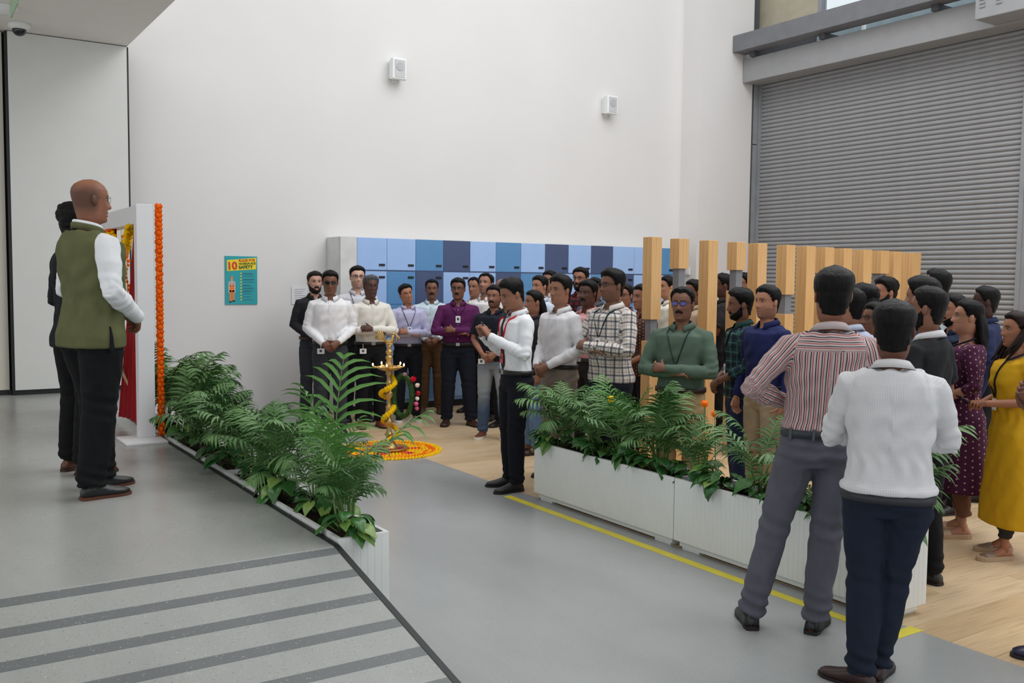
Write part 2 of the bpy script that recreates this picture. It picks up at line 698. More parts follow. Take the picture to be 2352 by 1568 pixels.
def fold(o, P, bones, wr, vox):
    me = o.data
    n = len(me.vertices)
    co = np.empty(n*3)
    me.vertices.foreach_get('co', co)
    co = co.reshape(-1, 3)
    no = np.empty(n*3)
    me.vertex_normals.foreach_get('vector', no)
    no = no.reshape(-1, 3)
    s = P.s
    seed = P.p.get('seed', 1)
    best = np.full(n, 1e9)
    pat = np.zeros((n, 3))
    disp = np.zeros(n)
    pp = co.copy()
    for kind, a, b, r in bones:
        a, b = P.fin([a])[0], P.fin([b])[0]
        ax = b-a
        L = np.linalg.norm(ax)
        ax = ax/L
        t = np.clip((pp-a)@ax, 0, L)
        q = pp-(a+t[:, None]*ax)
        if kind == 'torso':
            ang = np.arctan2(q[:, 0]*.72, q[:, 1])
            d = np.sqrt((q[:, 0]*.62)**2+q[:, 1]**2) - r
            sv = np.where(np.abs(ang) < PI/2, ang, ang)*.155
            tv = pp[:, 2]
        else:
            u = np.cross(ax, [0.05, 1, 0.1])
            u /= np.linalg.norm(u)
            w = np.cross(ax, u)
            ang = np.arctan2(q@u, q@w)
            d = np.sqrt((q@u)**2+(q@w)**2) - r
            d += .5*np.maximum(0, np.linalg.norm(q, axis=1)-r-.02)
            sv = ang*r
            tv = (pp-a)@ax
        sel = d < best
        best = np.where(sel, d, best)
        if kind == 'torso' and P.p.get('yoke'):
            sv = np.where((pp[:, 2]/s > 1.375) & (q[:, 1] < 0), pp[:, 2]*1.0, sv)
        pat[sel, 0] = sv[sel]
        pat[sel, 1] = tv[sel]
        if kind in ('upper', 'fore'):
            tt = tv/L
            near = (np.exp(-((tt-1)/.35)**2) if kind == 'upper' else np.exp(-(tt/.4)**2)*1.0)
            ph = tv*130/1.0 + 2.2*np.sin(ang+seed) + 1.3*np.sin(2*ang+seed*2)
            ph = ph + 2.5*nz(pp, 14, seed)
            dd = near*.0030*np.sin(ph) + .0016*np.sin(ph*.45+1)
            disp[sel] = dd[sel]
        elif kind == 'shin':
            tt = tv/L
            near = np.exp(-((tt-1)/.22)**2)*1.3 + .5*np.exp(-(tt/.2)**2)
            ph = tv*105 + 1.8*np.sin(ang+seed)
            disp[sel] = (near*.0045*np.sin(ph))[sel]
        elif kind == 'thigh':
            tt = tv/L
            ph = tv*80 + 1.5*np.sin(ang+seed)
            disp[sel] = (np.exp(-((tt-1)/.2)**2)*.003*np.sin(ph) + np.exp(-(tt/.25)**2)*.003*np.sin(ph*1.2+ang*2))[sel]
        else:
            # waist blousing and diagonal pulls
            zz = pp[:, 2]/s
            w_ = np.exp(-((zz-1.03)/.06)**2)*.004*np.sin(ang*14+seed+3*np.sin(zz*20)) + np.exp(-((zz-1.2)/.16)**2)*.0042*np.sin(zz*55+ang*5+seed)*np.sin(ang*2.5+seed) + .0025*np.sin(ang*9+zz*22+seed)
            disp[sel] = w_[sel]
    hz = bones[0][1][2] if bones[0][0] == 'torso' else None
    st = pp*np.array([1.0, 1.0, .55])
    disp += .0032*(1-2*np.abs(nz(st, 21, seed))) + .0016*nz(st, 47, seed+4)
    if hz is not None:
        disp *= .25 + .75*sstep(.0, .06, np.abs(pp[:, 2]/s-hz))
    co += no*(disp*wr)[:, None]
    me.vertices.foreach_set('co', co.ravel())
    at = me.attributes.new('pat', 'FLOAT_VECTOR', 'POINT')
    at.data.foreach_set('vector', pat.ravel())
    me.polygons.foreach_set('use_smooth', [True]*len(me.polygons))
    me.update()


def flush_remesh():
    bpy.context.view_layer.update()
    dg = bpy.context.evaluated_depsgraph_get()
    res = [bpy.data.meshes.new_from_object(it[0].evaluated_get(dg)) for it in REMESH]
    for (o, P, bones, wr, vox), me in zip(REMESH, res):
        o.modifiers.clear()
        old = o.data
        me.name = o.name.split('.')[0]
        o.data = me
        bpy.data.meshes.remove(old)
        fold(o, P, bones, wr, vox)
    REMESH.clear()


def make_top(P, name, mat, vox, hem=.985, sleeve='long', grow=.012, flare=None, wr=1.0, thick=1.0, torso=True):
    mb = MB()
    zs = [z for z in (.45, .6, .8, .9, .95, .985, 1.03, 1.10, 1.18, 1.26, 1.34, 1.40, 1.44, 1.465) if z > hem+.015]
    zs = [hem] + zs
    if P.p.get('vneck') or P.p.get('roundneck'):
        zs = [z for z in zs if z < 1.455]
    rr = torso_rings(P, zs, grow, flare=flare, tilt=.5)
    if P.p.get('blouse'):
        bl = torso_rings(P, (hem+.03,), grow+P.p['blouse'], tilt=0)
        rr = [rr[0]] + bl + rr[1:]
        rr[0] = torso_rings(P, (hem,), grow+P.p['blouse']*.75)[0]
    mb.loft(rr)
    bones = [('torso', (0, 0, hem), (0, 0, 1.46), .10)]
    k = P.b**.5*(0.86 if P.p.get('fem') else 1)*thick
    for sd in (1, -1):
        if sleeve == 'none':
            continue
        sh, el, wrs, d, n = arm_pose(P, sd)
        inner = sh + Vector((-.09*sd, 0, .016))
        shp = sh + Vector((-.010*sd, 0, -.004))
        dirE = (el-sh).normalized()
        if sleeve == 'short':
            end = sh.lerp(el, .78)
            mb.tube([inner, shp, sh.lerp(el, .4), end], [.046*k, .063*k, .060*k, .063*k], 14)
        elif sleeve == 'cap':
            end = sh.lerp(el, .22)
            mb.tube([inner, shp, end], [.045*k, .066*k, .062*k], 14)
            continue
        else:
            fr = {'long': 1.0, 'rolled': .58, 'elbow': .25}[sleeve]
            end = el.lerp(wrs, fr) if fr < 1 else wrs + (wrs-el).normalized()*.004
            mb.tube([inner, shp, sh.lerp(el, .45), el + dirE*.018], [.050*k, .065*k, .057*k, .045*k], 14)
            fd = (wrs-el).normalized()
            mb.tube([el - fd*.03, el.lerp(end, .3), el.lerp(end, .75), end], [.043*k, .050*k, (.040 if fr == 1 else .046)*k, (.033 if fr == 1 else .044)*k], 14)
            bones.append(('fore', el, end, .045))
        bones.append(('upper', sh, el if sleeve != 'short' else end, .055))
    o = queue(mb, P, name, mat, vox, bones, wr)
    return o


def make_trousers(P, mat, vox, waist=1.0, slim=1.0, wr=1.0, name='trousers', short=0.0):
    mb = MB()
    rr = torso_rings(P, [z for z in (.83, .88, .93, .97) if z < waist-.01] + [waist], .006, n=24)
    rr[0] = [(x*.8, y*.8, z-.02) for x, y, z in rr[0]]
    mb.loft(rr)
    bones = []
    for i, sd in enumerate((1, -1)):
        hip, kn, an, td = leg_pts(P, i)
        c = an + Vector((0, -.004, -.012+short))
        k = P.b**.5*slim
        mb.tube([hip+Vector((0, 0, .03)), hip + Vector((0, 0, -.06)), hip.lerp(kn, .5), kn, kn.lerp(c, .45), c + Vector((0, 0, .07)), c], [.085*k, .099*k, .088*k, .072*k, .070*k, .062*k, .062*k], 16)
        mb.ball((hip.x*.85, -.045, .90), (.09*k, .085, .10), 12, 8)
        bones += [('thigh', hip, kn, .09), ('shin', kn, c, .066)]
    queue(mb, P, name, mat, vox, bones, wr)


def shell(P, name, mat, mask, thick, ts, jit=.004, lift=None, parent=None):
    """hair or beard: a raised patch of the head surface, closed at its edge against the skin"""
    G = head_grid(ts, False)
    nr, na = G.shape[:2]
    t = np.asarray(ts)[:, None] + 0*AA[None]
    a = np.degrees(AA)[None] + 0*t
    m = mask(a, t, G)
    c = np.array([0, -.008, HC+.52*HH])
    d = G-c
    d[..., 2] *= .8
    d /= np.linalg.norm(d, axis=-1, keepdims=True)
    th = thick(a, t) if callable(thick) else thick
    e = sstep(0, .55, m)
    jn = nz((G*np.array([1, 1, 1])).reshape(-1, 3), 55, P.p.get('seed', 1)).reshape(nr, na)
    jn2 = nz(G.reshape(-1, 3), 120, P.p.get('seed', 1)+3).reshape(nr, na)
    V = G + d*((e*(th+jn*jit+jn2*jit*.5) - .004*(1-e))[..., None])
    mb = MB()
    idx = -np.ones((nr, na), int)
    for i in range(nr):
        for j in range(na):
            if m[i, j] > -.35:
                idx[i, j] = len(mb.v)
                mb.v.append(tuple(V[i, j]))
    for i in range(nr-1):
        for j in range(na):
            q = (idx[i, j], idx[i, (j+1) % na], idx[i+1, (j+1) % na], idx[i+1, j])
            if min(q) >= 0:
                mb.f.append(q)
                mb.m.append(0)
    if ts[-1] >= .999 and idx[-1].min() >= 0:
        mb.f.append(tuple(idx[-1]))
        mb.m.append(0)
    return P.done(mb, name, mat, True, parent=parent)


def make_hair(P):
    p = P.p
    st = p.get('hair', 'short')
    hm = hair_mat(p.get('haircol', (16, 14, 14)))
    ts = np.concatenate([np.linspace(.02, .9, 36), np.linspace(.915, 1, 12)])
    rec = p.get('recede', 0)

    def mask(a, t, G):
        aa = np.abs(a)
        tl = np.interp(aa, [0, 22, 40, 58, 70, 79, 88, 100, 112, 135, 180], [.83+rec*.5, .84+rec, .82+rec, .76+rec*.5, .66, .50, .50, .62, .36, .13, .10])
        if st == 'bald':
            tl = np.interp(aa, [0, 62, 75, 88, 100, 112, 135, 180], [2, 2, .62, .50, .62, .36, .16, .12])
            return np.minimum((t-tl)/.12, (.80-.10*np.cos(np.radians(a))-t)/.1)
        return (t-tl)/.10
    if st == 'none':
        return
    vol = p.get('vol', .016)
    if st == 'bald' and p.get('shaved'):
        return
    if st == 'bald':
        shell(P, 'hair', hm, mask, .0022, ts, .0006)
        return
    thick = lambda a, t: vol*(.42+.9*sstep(.55, .95, t)) + (.006*sstep(.7, .9, t)*np.clip(np.cos(np.radians(a)), 0, 1))
    shell(P, 'hair', hm, mask, thick, ts, p.get('curly', .0022))
    if st == 'long':
        L = p.get('hairlen', .30)
        mb = MB()
        rings = []
        for i in range(11):
            u = i/10
            z = HC+.72*HH - u*L
            y = -.075 - .030*math.sin(u*2.0) - .02*u
            w = np.interp(u, [0, .2, .6, 1], [.070, .082, .085, .045])
            dp = np.interp(u, [0, .3, .8, 1], [.03, .045, .035, .012])
            r = []
            for j in range(20):
                t = 2*PI*j/20
                k = 1 + .06*math.sin(5*t+u*7+p.get('seed', 1)) + .04*math.sin(9*t-u*9)
                r.append((w*k*math.cos(t), y+dp*k*math.sin(t) + (.02 if abs(math.cos(t)) > .7 else 0), z))
            rings.append(r)
        mb.loft(rings)
        P.done(mb, 'long_hair', hm, True)
        if p.get('front_hair'):
            mb = MB()
            for sd, LL in ((1, 1.0), (-1, .8)):
                for q in range(3):
                    pts, rr = [], []
                    for i in range(10):
                        u = i/9
                        pts.append((sd*(.064+.022*math.sin(u*2.4)+.010*q-.012*u), -.045+.012*q+.15*u**1.4, HC+.70*HH-u*(.33*LL-.03*q)))
                        rr.append((.020*math.sin(.5+u*2.5)+.004, .013*math.sin(.5+u*2.5)+.003))
                    mb.tube(pts, rr, 8)
            P.done(mb, 'long_hair', hm, True, label='brown hair falling forward over the shoulder')
    if st == 'bun':
        mb = MB()
        mb.ball((0, -.125, HC+.45*HH), (.04, .035, .04), 12, 8)
        mb.tube([(0, -.11, HC+.4*HH), (0, -.14, HC), (0, -.13, HC-.16)], [.03, .03, .008], 10)
        P.done(mb, 'long_hair', hm, True)


def make_beard(P):
    p = P.p
    hm = hair_mat(p.get('haircol', (16, 14, 14)))
    if p.get('beard'):
        ts = np.linspace(-.16, .50, 34)

        def mask(a, t, G):
            aa = np.abs(a)
            ax = np.abs(G[..., 0])
            top = np.interp(aa, [0, 15, 35, 60, 80, 95], [.155, .17, .235, .30, .48, .50])
            low = np.interp(aa, [0, 60, 95], [-.09, -.03, .12])
            m = np.minimum((top-t)/.07, (t-low)/.07)
            m = np.minimum(m, (96-aa)/14)
            return m
        shell(P, 'beard', hm, mask, p['beard'], ts, .0015)
    if p.get('beard') or p.get('moustache'):
        ts = np.linspace(.20, .36, 14)
        wdt = p.get('moustache', 1) or 1

        def mask2(a, t, G):
            ax = np.abs(G[..., 0])
            c = .292 - (ax/.03)**2*.045
            m = (0.045-np.abs(t-c))/.03
            m = np.minimum(m, (.031*wdt-ax)/.008)
            return np.where(G[..., 1] > .03, m, -1)
        shell(P, 'moustache', hm, mask2, .009, ts, .001)


def make_eyes(P, white, dark):
    mb = MB()
    for sd in (1, -1):
        c = (sd*.031, .0725, HC+.545*HH)
        mb.ball(c, (.0115, .0078, .0048), 10, 6, 0)
        mb.ball((c[0], c[1]+.0052, c[2]), (.0060, .0045, .0054), 8, 5, 1)
        mb.tube([(c[0]-.014, c[1]+.005, c[2]+.0035), (c[0]-.005, c[1]+.0095, c[2]+.0068), (c[0]+.006, c[1]+.0095, c[2]+.0066), (c[0]+.014, c[1]+.004, c[2]+.003)], .0013, 4, 1)
    P.done(mb, 'eyes', [white, dark], True, label='dark eyes')


def make_glasses(P, mat, thin=False, shades=None):
    mb = MB()
    r = .0011 if thin else .0021
    for sd in (1, -1):
        pts = []
        for j in range(15):
            t = 2*PI*j/14
            c, s = math.cos(t), math.sin(t)
            pts.append((sd*.033+.0245*math.copysign(abs(c)**.75, c), .0925-.006*abs(c)*(1 if c*sd > 0 else 0), HC+.545*HH+.0155*math.copysign(abs(s)**.75, s)))
        mb.tube(pts, r, 5)
        mb.tube([(sd*.057, .088, HC+.58*HH), (sd*.079, .04, HC+.58*HH), (sd*.084, -.005, HC+.56*HH)], r, 5)
        if shades:
            mb.add(pts[:-1], [tuple(range(14))], 1)
    mb.tube([(-.010, .094, HC+.56*HH), (0, .100, HC+.57*HH), (.010, .094, HC+.56*HH)], r, 5)
    P.done(mb, 'glasses', [mat] + ([shades] if shades else []), True)


def make_collar(P, mat, stand=False, open_=46, high=0.0, rad=1.0):
    """shirt collar: stand band and a folded leaf with two front points"""
    mb = MB()
    n = 29
    a0 = math.radians(180-open_/2)
    rows = [[], [], [], [], []]
    g = (1+(P.b-1)*.5)*rad
    if P.p.get('fem'):
        g *= .92
    for i in range(n):
        t = -a0 + 2*a0*i/(n-1)      # 0 = back
        u = abs(t)/a0
        c, s = math.cos(t), math.sin(t)
        zt = 1.518 + high - .042*u**1.5
        pt = max(0, (u-.72)/.28)
        drop = .036 + .028*pt**1.3
        out = .016 + .010*u
        f = lambda r, z: (r*g*s*1.0, -.010-(r*g*1.0)*c - .004, z)
        rows[0].append(f(.064, zt-.035))
        rows[1].append(f(.066, zt-.004))
        rows[2].append(f(.069, zt))
        if stand:
            rows[3].append(f(.0715, zt-.004))
            rows[4].append(f(.073, zt-.035))
        else:
            rows[3].append(f(.073, zt-.004))
            rows[4].append(f(.076+out, zt-drop))
    vs = sum(rows, [])
    fs = []
    for r in range(4):
        for i in range(n-1):
            fs.append((r*n+i, r*n+i+1, (r+1)*n+i+1, (r+1)*n+i))
    for i in range(n-1):
        fs.append((4*n+i, 4*n+i+1, i+1, i))
    mb.add(vs, fs)
    return P.done(mb, 'collar', mat, False)


def front_y(P, z, x=0.0, grow=.012):
    r = torso_rings(P, (z,), grow)[0]
    c = [q for q in r if q[1] > 0]
    c.sort(key=lambda q: q[0])
    return float(np.interp(x, [q[0] for q in c], [q[1] for q in c]))


def make_placket(P, mat, btn, lo=1.0, grow=.012):
    mb = MB()
    rings = []
    for z in np.linspace(lo+.02, 1.43, 12):
        y = front_y(P, z, 0, grow)
        rings.append([(-.016, y-.01, z), (.016, y-.01, z), (.016, y+.0035, z), (-.016, y+.0035, z)])
    mb.loft(rings)
    o = P.done(mb, 'placket', mat, False, smooth=False)
    mb = MB()
    for i in range(5):
        z = 1.39-i*.085
        mb.ball((0, front_y(P, z, 0, grow)+.005, z), (.0055, .002, .0055), 6, 4)
    P.done(mb, 'buttons', btn, False, parent=o)


def make_belt(P, mat, buck, z=.985, grow=.012):
    mb = MB()
    rr = []
    for zz, g in ((z-.018, 0), (z-.018, .012), (z+.018, .012), (z+.018, 0)):
        rr.append([(x, y, zz) for x, y, _ in torso_rings(P, (z,), grow+g, n=28)[0]])
    mb.loft(rr, cap=False)
    o = P.done(mb, 'belt', mat)
    y = front_y(P, z, 0, grow)
    b = MB()
    b.box(-.022, .022, y+.009, y+.016, z-.018, z+.018)
    P.done(b, 'buckle', buck, smooth=False, parent=o)


def make_lanyard(P, mat, badge=None, z=1.12, card=None, grow=.014, cardcol=None):
    mb = MB()
    for sd in (1, -1):
        pts = [(sd*.03, -.088, 1.478), (sd*.078, -.05, 1.482), (sd*.086, .0, 1.462)]
        for zz in np.linspace(1.42, z+.03, 7):
            x = sd*.082*(zz-z)/(1.42-z)
            pts.append((x, front_y(P, min(zz, 1.42), x, grow)+.006, zz))
        mb.tube(pts, [(.0075, .0020)]*len(pts), 6, flat=(0, 1, 0))
    o = P.done(mb, 'lanyard', mat)
    y = front_y(P, z, 0, grow)+.012
    b = MB()
    b.box(-.028, .028, y, y+.004, z-.06, z+.02, 0)
    b.box(-.012, .012, y+.004, y+.005, z-.03, z+.0, 1)
    P.done(b, 'name_badge', [cardcol or card, DARKPRINT], smooth=False, parent=o)


def make_slit(P, mat, hem, top, flare, j=42, grow=.012, w0=.013, lab='dark legging showing in the side slit'):
    mb = MB()
    rings = []
    for z in np.linspace(hem-.002, top, 9):
        r = torso_rings(P, (z,), grow, n=56, flare=flare)[0]
        c = Vector(r[j])
        w = w0*(1-(z-hem)/(top-hem)*.8)
        q = -.010 if j == 42 else .010
        rings.append([(c.x+q, c.y-w, z), (c.x+q, c.y+w, z), (c.x-q, c.y+w, z), (c.x-q, c.y-w, z)])
    mb.loft(rings)
    P.done(mb, 'side_slit', mat, smooth=False, label=lab)


def make_loops(P, mat, z):
    r = torso_rings(P, (z,), .025, n=28)[0]
    for j in (10, 13, 15, 18):
        c = r[j]
        mb = MB().box(c[0]-.006, c[0]+.006, c[1]-.004, c[1]+.006, z-.026, z+.026)
        P.done(mb, 'belt_loop', mat, smooth=False)


def make_tie(P, mat):
    mb = MB()
    rings = []
    for z, w in ((1.455, .016), (1.435, .020), (1.425, .014), (1.35, .022), (1.2, .030), (1.06, .038), (1.03, .030), (1.00, .004)):
        y = front_y(P, min(z, 1.44), 0, .012)
        rings.append([(-w, y+.001, z), (w, y+.001, z), (w*.8, y+.009, z), (-w*.8, y+.009, z)])
    mb.loft(rings)
    P.done(mb, 'necktie', mat, smooth=False)


def make_hip_badge(P, card, x=-.13, z=.90):
    y = front_y(P, z, x, .02)
    b = MB()
    b.tube([(x, y+.002, z+.08), (x, y+.012, z+.03)], .003, 6)
    b.box(x-.038, x+.038, y+.010, y+.014, z-.03, z+.028, 0)
    b.box(x-.012, x+.014, y+.014, y+.0155, z-.012, z+.014, 1)
    P.done(b, 'name_badge', [card, DARKPRINT], smooth=False)


def make_person(x, y, h, deg, label, z0=0.0, **p):
    root = thing('person', label, 'person', (x, y, z0), math.radians(deg-90), p.pop('group', None))
    p['h'] = h
    P = Person(p, root)
    vox = p.get('vox', .014)*1.0
    sk = skin_mat(p.get('skin', (142, 98, 76)), p.get('browcol', (24, 19, 18)))
    make_body(P, sk)
    make_eyes(P, EYEW, EYED)
    make_hair(P)
    make_beard(P)
    if p.get('glasses'):
        make_glasses(P, GLBLK if p['glasses'] != 'thin' else GLMET, p['glasses'] == 'thin', {'shades': SHADES, 'blue': BLUEL}.get(p['glasses']))
    # lower half
    low = p.get('low', ('trousers', (24, 25, 30)))
    lm = low[1] if not isinstance(low[1], tuple) else cloth('trouser_cloth', low[1])
    make_trousers(P, lm, vox, waist=P.w+.006-p.get('blouse', 0)*1.2, wr=p.get('fold', 1.0), slim=low[2] if len(low) > 2 else 1.0, name={'jeans': 'jeans', 'leggings': 'leggings'}.get(low[0], 'trousers'), short=.09 if low[0] == 'leggings' else 0)
    sh = p.get('shoes', ('dress', (22, 20, 20), (18, 16, 15)))
    make_shoes(P, sh[0], solid('shoe_leather', sh[1], .38, spec=.5), solid('shoe_sole', sh[2], .6))
    # upper half
    up = p.get('up')
    um = up[1] if not isinstance(up[1], tuple) else cloth('shirt_cloth', up[1], .8, .04)
    kind = up[0]
    sl = up[2] if len(up) > 2 else 'long'
    if kind == 'tucked':
        make_top(P, 'shirt', um, vox, P.w, sl, .012+p.get('blouse', 0)*.3, wr=p.get('fold', 1.0))
        make_belt(P, LEATHER if not p.get('beltcol') else solid('belt_leather', p['beltcol'], .5), STEEL, P.w-p.get('blouse', 0)*.9)
    elif kind == 'untucked':
        make_top(P, 'shirt', um, vox, .86, sl, .016, flare=.03)
    elif kind == 'polo':
        make_top(P, 'polo_shirt', um, vox, .90, sl, .013, flare=.02)
    elif kind == 'jacket':
        make_top(P, 'jacket', um, vox, .83, sl, .022, flare=.03, thick=1.08)
    elif kind == 'kurta':
        make_top(P, 'kurta', um, vox, p.get('kurta_hem', .50), sl, .012, flare=.045 if p.get('fem') else .05)
    elif kind == 'vest':
        make_top(P, 'shirt', um, vox, .95, 'long', .004)
        make_top(P, 'waistcoat', up[3], vox, .83, 'none', .026, flare=.03)
        make_slit(P, BLACK_CLOTH, .822, .95, .03, 14, .026, .012, 'dark trouser cloth showing in the side vent of the waistcoat')
        make_collar(P, um, True, 40, .010)
        make_collar(P, up[3], True, 50, -.004, 1.10)
    if kind in ('tucked', 'untucked', 'jacket', 'polo') and not p.get('nocollar'):
        make_collar(P, p.get('collarmat') or um, p.get('stand', False))
    if p.get('placket'):
        make_placket(P, um, BUTTON, 1.0 if kind != 'tucked' else 1.02, .012 if kind == 'tucked' else .016)
    if p.get('loops'):
        make_loops(P, lm, P.w-p.get('blouse', 0)*.9)
    if p.get('slit'):
        make_slit(P, cloth('legging_cloth', (40, 40, 40)), p['kurta_hem'], .62, .045)
    if p.get('tie'):
        make_tie(P, cloth('necktie_silk', p['tie']))
    if p.get('lanyard'):
        make_lanyard(P, cloth('lanyard_ribbon', p['lanyard']), z=p.get('lanyard_z', 1.12), cardcol=solid('badge_card', p.get('card', (225, 225, 228)), .4))
    if p.get('hip_badge') is not None:
        make_hip_badge(P, solid('badge_card', (228, 228, 230), .4), p['hip_badge'])
    return P
EYEW = solid('eye_white', (176, 168, 160), .3)
EYED = solid('eye_dark', (24, 16, 12), .2)
GLBLK = solid('glasses_frame', (26, 26, 34), .3)
GLMET = solid('thin_metal_frame', (120, 110, 100), .3, .8)
SHADES = solid('dark_lens', (22, 20, 26), .12, 0, .7)
BLUEL = solid('violet_tinted_lens', (62, 56, 150), .15, 0, .7)
BLACK_CLOTH = cloth('dark_cloth', (16, 17, 20))
STEEL = solid('brushed_steel', (170, 170, 172), .35, .9)
LEATHER = solid('belt_leather', (24, 20, 19), .5)
BUTTON = solid('shirt_button', (215, 215, 215), .35)
DARKPRINT = solid('badge_print', (60, 62, 70), .6)

# ------------------------------------------------------------------ the setting
def floor_mat(name, c, rough, stain=0.10, spk=True):
    n = NT(name)
    co = n.coord()
    a = lin(c)
    big = n.noise(n.scale(co, (1, .35, 1)), 1.4, 6, .6)
    lo = tuple(v*(1-stain) for v in a[:3]) + (1,)
    hi = tuple(v*(1+stain) for v in a[:3]) + (1,)
    col = n.ramp(big, [(0.3, lo), (0.7, hi)])
    if spk:
        sp = n.noise(co, 120, 2)
        col = n.mix(n.math('MULTIPLY', n.math('GREATER_THAN', sp, 0.66), 0.35), col, lin((70, 72, 74)))
        sp2 = n.noise(co, 90, 2)
        col = n.mix(n.math('MULTIPLY', n.math('LESS_THAN', sp2, 0.33), 0.3), col, lin((205, 207, 206)))
    r = n.math('ADD', n.math('MULTIPLY', n.noise(co, 3.0, 3), 0.16), rough-.08)
    return n.out(col, r, 0, 0.42)


FLOOR = floor_mat('polished_concrete', (160, 162, 162), .30)
STAGEF = floor_mat('terrazzo_floor', (156, 158, 155), .28, .12)
STRIP = floor_mat('dark_terrazzo_strip', (106, 109, 110), .42, .10)
WALL = solid('white_wall_paint', (221, 219, 218), .75, 0, .25, .012, 1.2)
CEILM = solid('ceiling_paint', (236, 233, 228), .8, 0, .2, .01)
PANW = solid('wall_panel_white', (216, 217, 214), .55, 0, .3, .01)
PANC = solid('wall_panel_cream', (214, 208, 196), .55, 0, .3, .01)
BLACK = solid('black_trim', (26, 28, 30), .5)
GREYM = solid('grey_painted_steel', (150, 151, 153), .5, 0, .4, .03)
GREYD = solid('dark_grey_steel', (78, 80, 84), .5)
GREYL = solid('light_grey_cladding', (140, 143, 147), .5)
BEIGE = solid('beige_plaster', (176, 168, 148), .8)
WHITEP = solid('white_powder_coat', (230, 233, 231), .4, 0, .4, .012)
WHITEB = solid('white_board', (228, 227, 230), .5, 0, .35, .01)
YEL = solid('yellow_floor_tape', (226, 210, 60), .5)


def box_obj(name, b, mat, parent=None, bev=0, **kw):
    o = MB().box(*b).build(name, mat, parent, **kw)
    if bev:
        bevel(o, bev)
    return o


ZS = 0.43     # stage height
# main floor: concrete, then timber planks to the right of x = 4.17
fl = struct(box_obj('floor', (-6, 4.17, -3, 11.6, -.12, 0), FLOOR))
struct(box_obj('floor_near', (4.17, 13, -3, 1.9, -.12, 0), FLOOR))
wf = struct(box_obj('floor_timber', (4.17, 13, 1.9, 11.6, -.14, -.012), solid('screed', (120, 100, 76), .8)))


def plank_mat(i, c):
    n = NT('oak_plank')
    co = n.coord()
    oi = n.n('ShaderNodeObjectInfo').outputs['Random']
    g = n.noise(n.scale(co, (1.6, 26, 1)), 1.5, 6, .62)
    a = lin(c)
    col = n.ramp(g, [(0.28, tuple(v*.72 for v in a[:3]) + (1,)), (0.5, a), (0.75, tuple(min(1, v*1.16) for v in a[:3]) + (1,))])
    col = n.mix(n.math('MULTIPLY', oi, .22), col, (a[0]*.62, a[1]*.56, a[2]*.5, 1))
    kn = n.noise(n.scale(co, (5, 9, 1)), 1.2, 3)
    col = n.mix(n.math('MULTIPLY', n.math('GREATER_THAN', kn, .68), .35), col, (a[0]*.55, a[1]*.45, a[2]*.36, 1))
    return n.out(col, .34, 0, .42)


PLK = [plank_mat(i, c) for i, c in enumerate(((212, 184, 146), (218, 192, 156), (206, 178, 140)))]
pdata = {}
r3 = random.Random(3)
PWID, PLEN = .215, 1.86
row = 0
yy = 1.9
while yy < 11.58:
    x = 4.172 - (row % 3)*.62
    while x < 13:
        x0, x1 = max(x, 4.172), min(x+PLEN, 12.95)
        y1 = min(yy+PWID, 11.58)
        if x1-x0 > .08:
            k = r3.randrange(3)
            key = (round(x1-x0, 2), round(y1-yy, 3), k)
            if key not in pdata:
                w, d = key[0]-.0025, key[1]-.0025
                mb = MB()
                rb = lambda g, z: [(g, g, z), (w-g, g, z), (w-g, d-g, z), (g, d-g, z)]
                mb.loft([rb(0, -.012), rb(0, -.0012), rb(.0012, 0)])
                pdata[key] = mb.data('plank', PLK[k])
            link('plank', pdata[key], wf, (x0, yy, 0))
        x += PLEN
    yy += PWID
    row += 1

# yellow tapes on the floor
tag(MB().box(3.965, 4.03, 2.775, 6.17, .0, .002).box(4.03, 4.19, 2.70, 2.77, 0, .002).box(3.965, 4.03, 2.70, 2.775, 0, .002).build('floor_tape', YEL),
    'long yellow tape line on the grey floor in front of the white planter', 'floor tape')
tag(box_obj('floor_tape', (4.25, 9.9, 10.66, 10.70, .0, .002), YEL), 'thin yellow tape line on the timber floor along the blue lockers', 'floor tape')

# stage and ramp
st = struct(box_obj('floor_stage', (-5, 1.74, 4.15, 11.39, 0.0, ZS), STAGEF))
RY0, RS = 4.15, .43/2.05
mb = MB()
ye = RY0-2.05
mb.add([(-5, RY0, ZS), (1.74, RY0, ZS), (1.74, ye, .002), (-5, ye, .002), (-5, RY0, 0), (1.74, RY0, 0)], [(3, 2, 1, 0), (0, 1, 5, 4), (1, 2, 5), (0, 4, 3), (2, 3, 4, 5)])
ramp = struct(mb.build('floor_ramp', STAGEF))
rz = lambda y: ZS-(RY0-y)*RS
for i in range(8):
    ya = 4.135 - i*.218
    yb = ya-.062
    MB().add([(-5, ya, rz(ya)+.0015), (1.715, ya, rz(ya)+.0015), (1.715, yb, rz(yb)+.0015), (-5, yb, rz(yb)+.0015),
              (-5, ya, rz(ya)-.01), (1.715, ya, rz(ya)-.01), (1.715, yb, rz(yb)-.01), (-5, yb, rz(yb)-.01)],
             [(3, 2, 1, 0), (4, 5, 6, 7), (0, 1, 5, 4), (1, 2, 6, 5), (2, 3, 7, 6), (3, 0, 4, 7)]).build('grip_strip', STRIP, ramp)
# black edge trim of stage and ramp
mb = MB()
mb.box(1.715, 1.743, 4.15, 9.6, ZS-.10, ZS+.004)
struct(mb.build('trim_1', BLACK))
mb = MB()
A = [(x, y, rz(y)+dz) for y in (4.15, ye+.0) for x, dz in ((1.715, .004), (1.743, .004), (1.743, -.1), (1.715, -.1))]
mb.add(A, [(0, 1, 2, 3), (7, 6, 5, 4), (0, 4, 5, 1), (1, 5, 6, 2), (2, 6, 7, 3), (3, 7, 4, 0)])
struct(mb.build('trim_2', BLACK))
